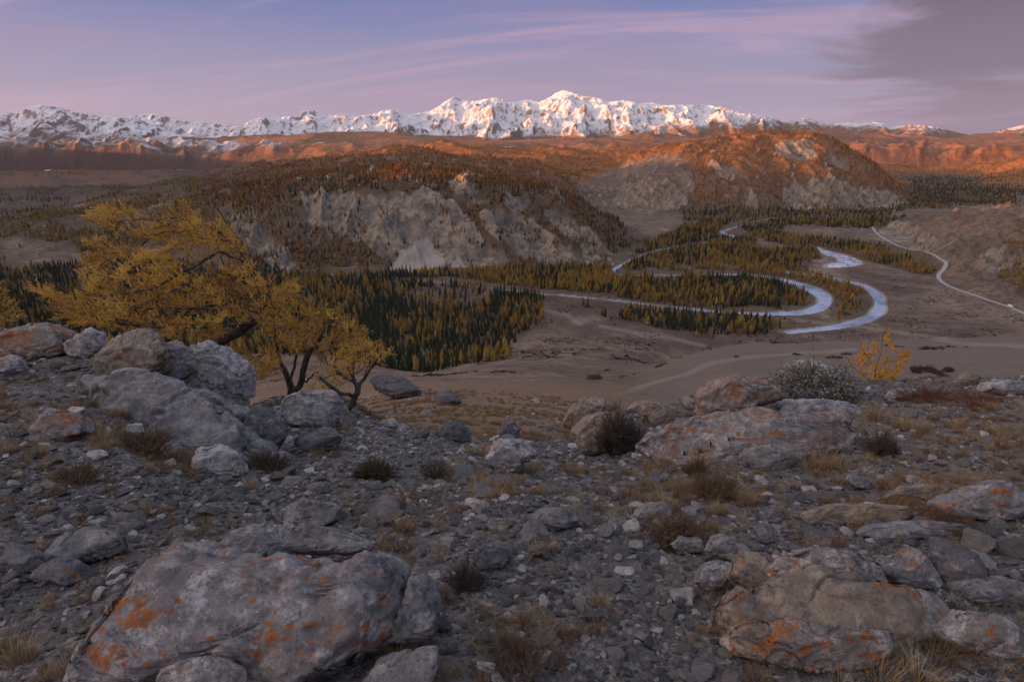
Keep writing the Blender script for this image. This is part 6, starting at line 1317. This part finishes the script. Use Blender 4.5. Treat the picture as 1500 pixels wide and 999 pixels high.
def shrub(name, px, py, wpx, hpx, kind, label, seed, dens=1.0, leaf=1.0, up_=.6):
    p = hit(px, py); 
    if p is None: return
    r_ = np.random.default_rng(seed); sc_ = math.hypot(p[1], p[2]) / FPX; Wm, Hm = wpx * sc_ * .82, hpx * sc_ * .9; root = bpy.data.objects.new(name, None); COL.objects.link(root); root.location = tuple(p); tag(root, label, 'shrub')
    n = int(170 * dens); segs, tips = [], []
    for i in range(n):
        a = r_.uniform(0, 6.28); rr = math.sqrt(r_.random()); b = np.array([math.cos(a) * Wm * .34 * rr, math.sin(a) * Wm * .30 * rr, -0.02])
        prof = math.sqrt(max(0.05, 1 - (rr * .9) ** 2)); lop = 1 + .45 * math.sin(a * 2 + seed) + .25 * math.sin(a * 5 + seed * 3); tip = np.array([b[0] * (1.3 + .5 * r_.random()), b[1] * 1.4, Hm * prof * r_.uniform(.45, 1.12) * (.55 + .45 * lop)]) + r_.normal(scale=Wm * .035, size=3)
        b[:2] *= 1 - up_ * .6; k_ = 5; prev = b; r0 = max(.0011, .010 * Hm)
        for j in range(1, k_ + 1):
            t = j / k_; q = b * (1 - t) + tip * t + np.array([0, 0, Hm * .10 * math.sin(t * 3.14)]) + r_.normal(scale=Hm * .02, size=3); segs.append((*prev, r0 * (1.1 - .75 * (t - 1 / k_)), *q, r0 * (1.1 - .75 * t)))
            if j >= 2:
                for _ in range(2):
                    d = (tip - b) / (np.linalg.norm(tip - b) + 1e-6) + r_.normal(scale=.55, size=3); e = q + d * Hm * r_.uniform(.10, .26); segs.append((*q, r0 * .55, *e, r0 * .3)); tips.append((q, e))
            prev = q
        tips.append((b * .3 + tip * .7, tip))
    tubes('branches', segs, root, TW[kind][0])
    A = np.array([t_[0] for t_ in tips]); B = np.array([t_[1] for t_ in tips]); nl = 7; t = r_.random((len(A), nl, 1)); P_ = A[:, None] * (1 - t) + B[:, None] * t
    d = r_.normal(size=P_.shape); d[..., 2] = np.abs(d[..., 2]) * .9; d /= np.linalg.norm(d, axis=2)[..., None]; L_ = Hm * .050 * leaf * r_.uniform(.6, 1.4, (len(A), nl, 1)); sd = np.cross(d, r_.normal(size=P_.shape)); sd /= np.linalg.norm(sd, axis=2)[..., None] + 1e-9
    V_ = np.stack([P_ - sd * L_ * .22, P_ + sd * L_ * .22, P_ + d * L_], 2).reshape(-1, 3); hv = np.repeat(r_.random(len(V_) // 3), 3)
    new_mesh('leaves', V_, np.arange(len(V_)).reshape(-1, 3), TW[kind][1], False, root, attrs={'hue': hv})
    return root
for i, a in enumerate([
 ('leafy_shrub', 1190, 592, 122, 60, 'grey', 'round grey green shrub in front of the white crusted boulder on the right crest', 1.9, 1.3),
 ('bare_shrub', 906, 664, 72, 60, 'dark', 'dark dense shrub leaning on the split rust coloured rock', 1.5, .6),
 ('bare_shrub', 1288, 668, 54, 32, 'dark', 'dark tangled shrub in the middle of the right slope', 1.3, .9),
 ('bare_shrub', 1046, 728, 84, 36, 'brown', 'brown shrub of upright stems left of the tall pale tuft', 1.4, .9),
 ('low_shrub', 992, 796, 92, 36, 'brown', 'wide brown shrub above the flat grey stone right of centre', 1.7, 1.1),
 ('low_shrub', 1360, 588, 120, 18, 'red', 'long low red brown heath along the right crest', 1.6, 1.3),
 ('low_shrub', 1440, 594, 90, 16, 'red', 'low red brown heath at the right end of the crest', 1.2, 1.3),
 ('low_shrub', 548, 702, 74, 26, 'green', 'low dark green juniper patch on the left of the rubble mound', 1.6, 1.2),
 ('bare_shrub', 640, 700, 60, 26, 'dark', 'dark twigs spreading on the rubble mound beside the straw tufts', .8, .5),
 ('low_shrub', 112, 706, 84, 24, 'brown', 'flat brown cushion shrub on the left slope', 1.6, 1.0),
 ('low_shrub', 215, 664, 100, 34, 'brown', 'brown low shrub under the folded rock of the left outcrop', 1.6, 1.0),
 ('low_shrub', 395, 690, 84, 26, 'dark', 'dark low growth in the hollow right of the left outcrop', 1.5, 1.0),
 ('low_shrub', 686, 862, 62, 30, 'dark', 'small dark cushion plant in the middle rubble', 1.5, .8),
 ('bare_shrub', 765, 985, 130, 34, 'brown', 'loose brown twigs at the bottom edge in the middle', .9, .6),
 ('low_shrub', 60, 520, 70, 18, 'red', 'reddish low shrub on the hump near the left edge', 1.2, 1.2),
 ('bare_shrub', 1020, 700, 40, 34, 'brown', 'thin brown shrub at the left foot of the right slope', .6, .5),
 ('low_shrub', 780, 645, 60, 10, 'brown', 'low brown growth behind the pale squarish boulder', .8, 1.2),
 ('low_shrub', 470, 640, 90, 20, 'dark', 'dark low growth at the foot of the crooked small larch', 1.1, 1.0),
 ('low_shrub', 1395, 772, 70, 20, 'brown', 'brown low shrub beneath the sloping right edge outcrop', 1.0, 1.0),
 ('low_shrub', 330, 620, 40, 16, 'green', 'small dark green shrub on the left outcrop', .6, 1.0)]):
    shrub(*a[:7], 500 + i, dens=a[7], leaf=a[8])
# dark scrub on the far terrace
for i, (px, py, w_, h_) in enumerate([(1341, 546, 22, 10), (1358, 545, 26, 9), (1373, 548, 20, 7), (1389, 545, 18, 8), (1383, 554, 24, 6), (1326, 560, 6, 3), (870, 556, 30, 8), ]):
    shrub('distant_shrub', px, py, w_, h_, 'dark', ['dark bush at the left end of the row on the smooth terrace', 'second dark bush of the row on the smooth terrace', 'third dark bush of the row on the smooth terrace', 'right end bush of the row on the smooth terrace', 'dark bush just below the row on the terrace', 'tiny lone bush below the row on the terrace', 'dark flat patch of scrub on the brown meadow', 'small dark bush at the edge of the valley wood'][i], 900 + i, dens=.5, leaf=2.2)
for px, py in ((1350, 537),): pass
# low scrub on the meadow below
r8 = np.random.default_rng(88); SCM = mat_twig('meadow_scrub', (0.045, 0.032, 0.030), (0.10, 0.070, 0.055)); MB_ = []
for q in range(5):
    V_, F_ = [], []
    for j in range(60):
        a, rr_2 = r8.uniform(0, 6.28), math.sqrt(r8.random()); c_ = np.array([math.cos(a) * rr_2, math.sin(a) * rr_2 * .8, 0]); hgt = (1.05 - rr_2) * .9 + .15; d_ = r8.normal(size=3) * .35
        n0 = len(V_); V_ += [tuple(c_ + [-.12, 0, 0]), tuple(c_ + [.12, .05, 0]), tuple(c_ + d_ * [1, 1, .2] + [0, 0, hgt * r8.uniform(.5, 1)])]; F_.append((n0, n0 + 1, n0 + 2))
    MB_.append(tri_mesh('meadow_bush', V_, F_, [SCM]))
Nm = 60000; km = r8.uniform(520, 1500, Nm); qm = 428 + 125 * r8.random(Nm); um = (km - 750) / FPX; Ym = np.interp(qm, [428, 560], [1, 0]); 
Ym = 330 * (1150 / 330.) ** r8.random(Nm); xm = um * Ym * 1.06; zm = H(xm, Ym); pm, qm = project(xm, Ym, zm)
mk = (fbm(xm / 60, Ym / 60, 4, ox=61) + .5 * fbm(xm / 14, Ym / 14, 2, ox=63) > .26 + .5 * (Ym < 560)) & (bil(RIVD, xm, Ym) > 1.6) & (bil(ROADD, xm, Ym) > 7) & (pm > 560)
xm, Ym, zm = xm[mk][:9000], Ym[mk][:9000], zm[mk][:9000]; sm_ = r8.lognormal(math.log(.9), .4, len(xm)); print('scrub', len(xm)); BN = []
for i, (px, py, lab) in enumerate([(870, 470, 'low dark bush on the meadow below the left end of the bank wood'), (905, 508, 'low dark bush on the meadow slope in the centre'), (1185, 494, 'low dark bush on the flat below the outer river bend'), (1320, 470, 'low dark bush on the plain between river and road'), (820, 500, 'low dark bush on the brown meadow right of the near wood')]):
    p = hit(px, py, 300); o = bpy.data.objects.new('meadow_bush', MB_[i]); COL.objects.link(o); o.location = tuple(p); o.scale = (1.6,) * 3; tag(o, lab, 'bush'); BN.append(o.name)
gn_points('meadow_scrub', np.stack([xm, Ym, zm], 1), sm_, np.stack([xm * 0, xm * 0, r8.uniform(0, 6.28, len(xm))], 1), BN, 'low dark scrub sprinkled over the brown meadow')
print('all', time.time() - T0)

# ---------------------------------------------------------------- the air
bm = bmesh.new(); bmesh.ops.create_cube(bm, size=1.0)
for v in bm.verts: v.co = Vector((v.co.x * 30000, v.co.y * 30000, (v.co.z + .5) * 1290 - 420))
hm = bpy.data.materials.new('haze_air'); hm.use_nodes = True; hn_, hl_ = hm.node_tree.nodes, hm.node_tree.links; hn_.clear()
pv = hn_.new('ShaderNodeVolumePrincipled'); pv.inputs['Color'].default_value = (0.80, 0.78, 0.92, 1); pv.inputs['Density'].default_value = HAZE; pv.inputs['Anisotropy'].default_value = 0.2
ho = hn_.new('ShaderNodeOutputMaterial'); hl_.new(pv.outputs[0], ho.inputs['Volume'])
me = bpy.data.meshes.new('haze'); bm.to_mesh(me); bm.free(); me.materials.append(hm); hz_o = bpy.data.objects.new('haze', me); COL.objects.link(hz_o); tag(hz_o, 'thin violet haze over the far valley', kind='stuff')

# things that share a description are told apart by their place in the row
from collections import defaultdict
dd_ = defaultdict(list)
for o in COL.objects:
    if o.parent is None and o.get('category') and o.get('group'): dd_[o['label']].append(o)
ORD = ['leftmost', 'second from left', 'third from left', 'fourth from left', 'fifth from left', 'sixth from left', 'seventh from left', 'eighth from left', 'ninth from left', 'tenth from left']
for lab, os_ in dd_.items():
    if 1 < len(os_) <= 10:
        os_.sort(key=lambda o: float(project(o.location.x, o.location.y, o.location.z)[0]))
        for i, o in enumerate(os_):
            w = (ORD[i] if i < len(os_) - 1 else 'rightmost') + (' of two ' if len(os_) == 2 else ' ') 
            new = (w + lab).replace('  ', ' ')
            if len(new.split()) > 16: new = new.replace('dark green ', '').replace('angular grey ', '').replace('small straw coloured', 'straw')
            for a_, b_ in (('just in front of', 'before'), ('in front of', 'before'), ('from left', ''), ('grass tuft', 'tuft'), ('middling ', ''), ('very ', ''), ('golden ', ''), ('from left', ''), ('the yellow point of ', 'the yellow tip of '), (' by the meadow', '')):
                if len(new.split()) > 16: new = new.replace(a_, b_).replace('  ', ' ')
            o['label'] = new
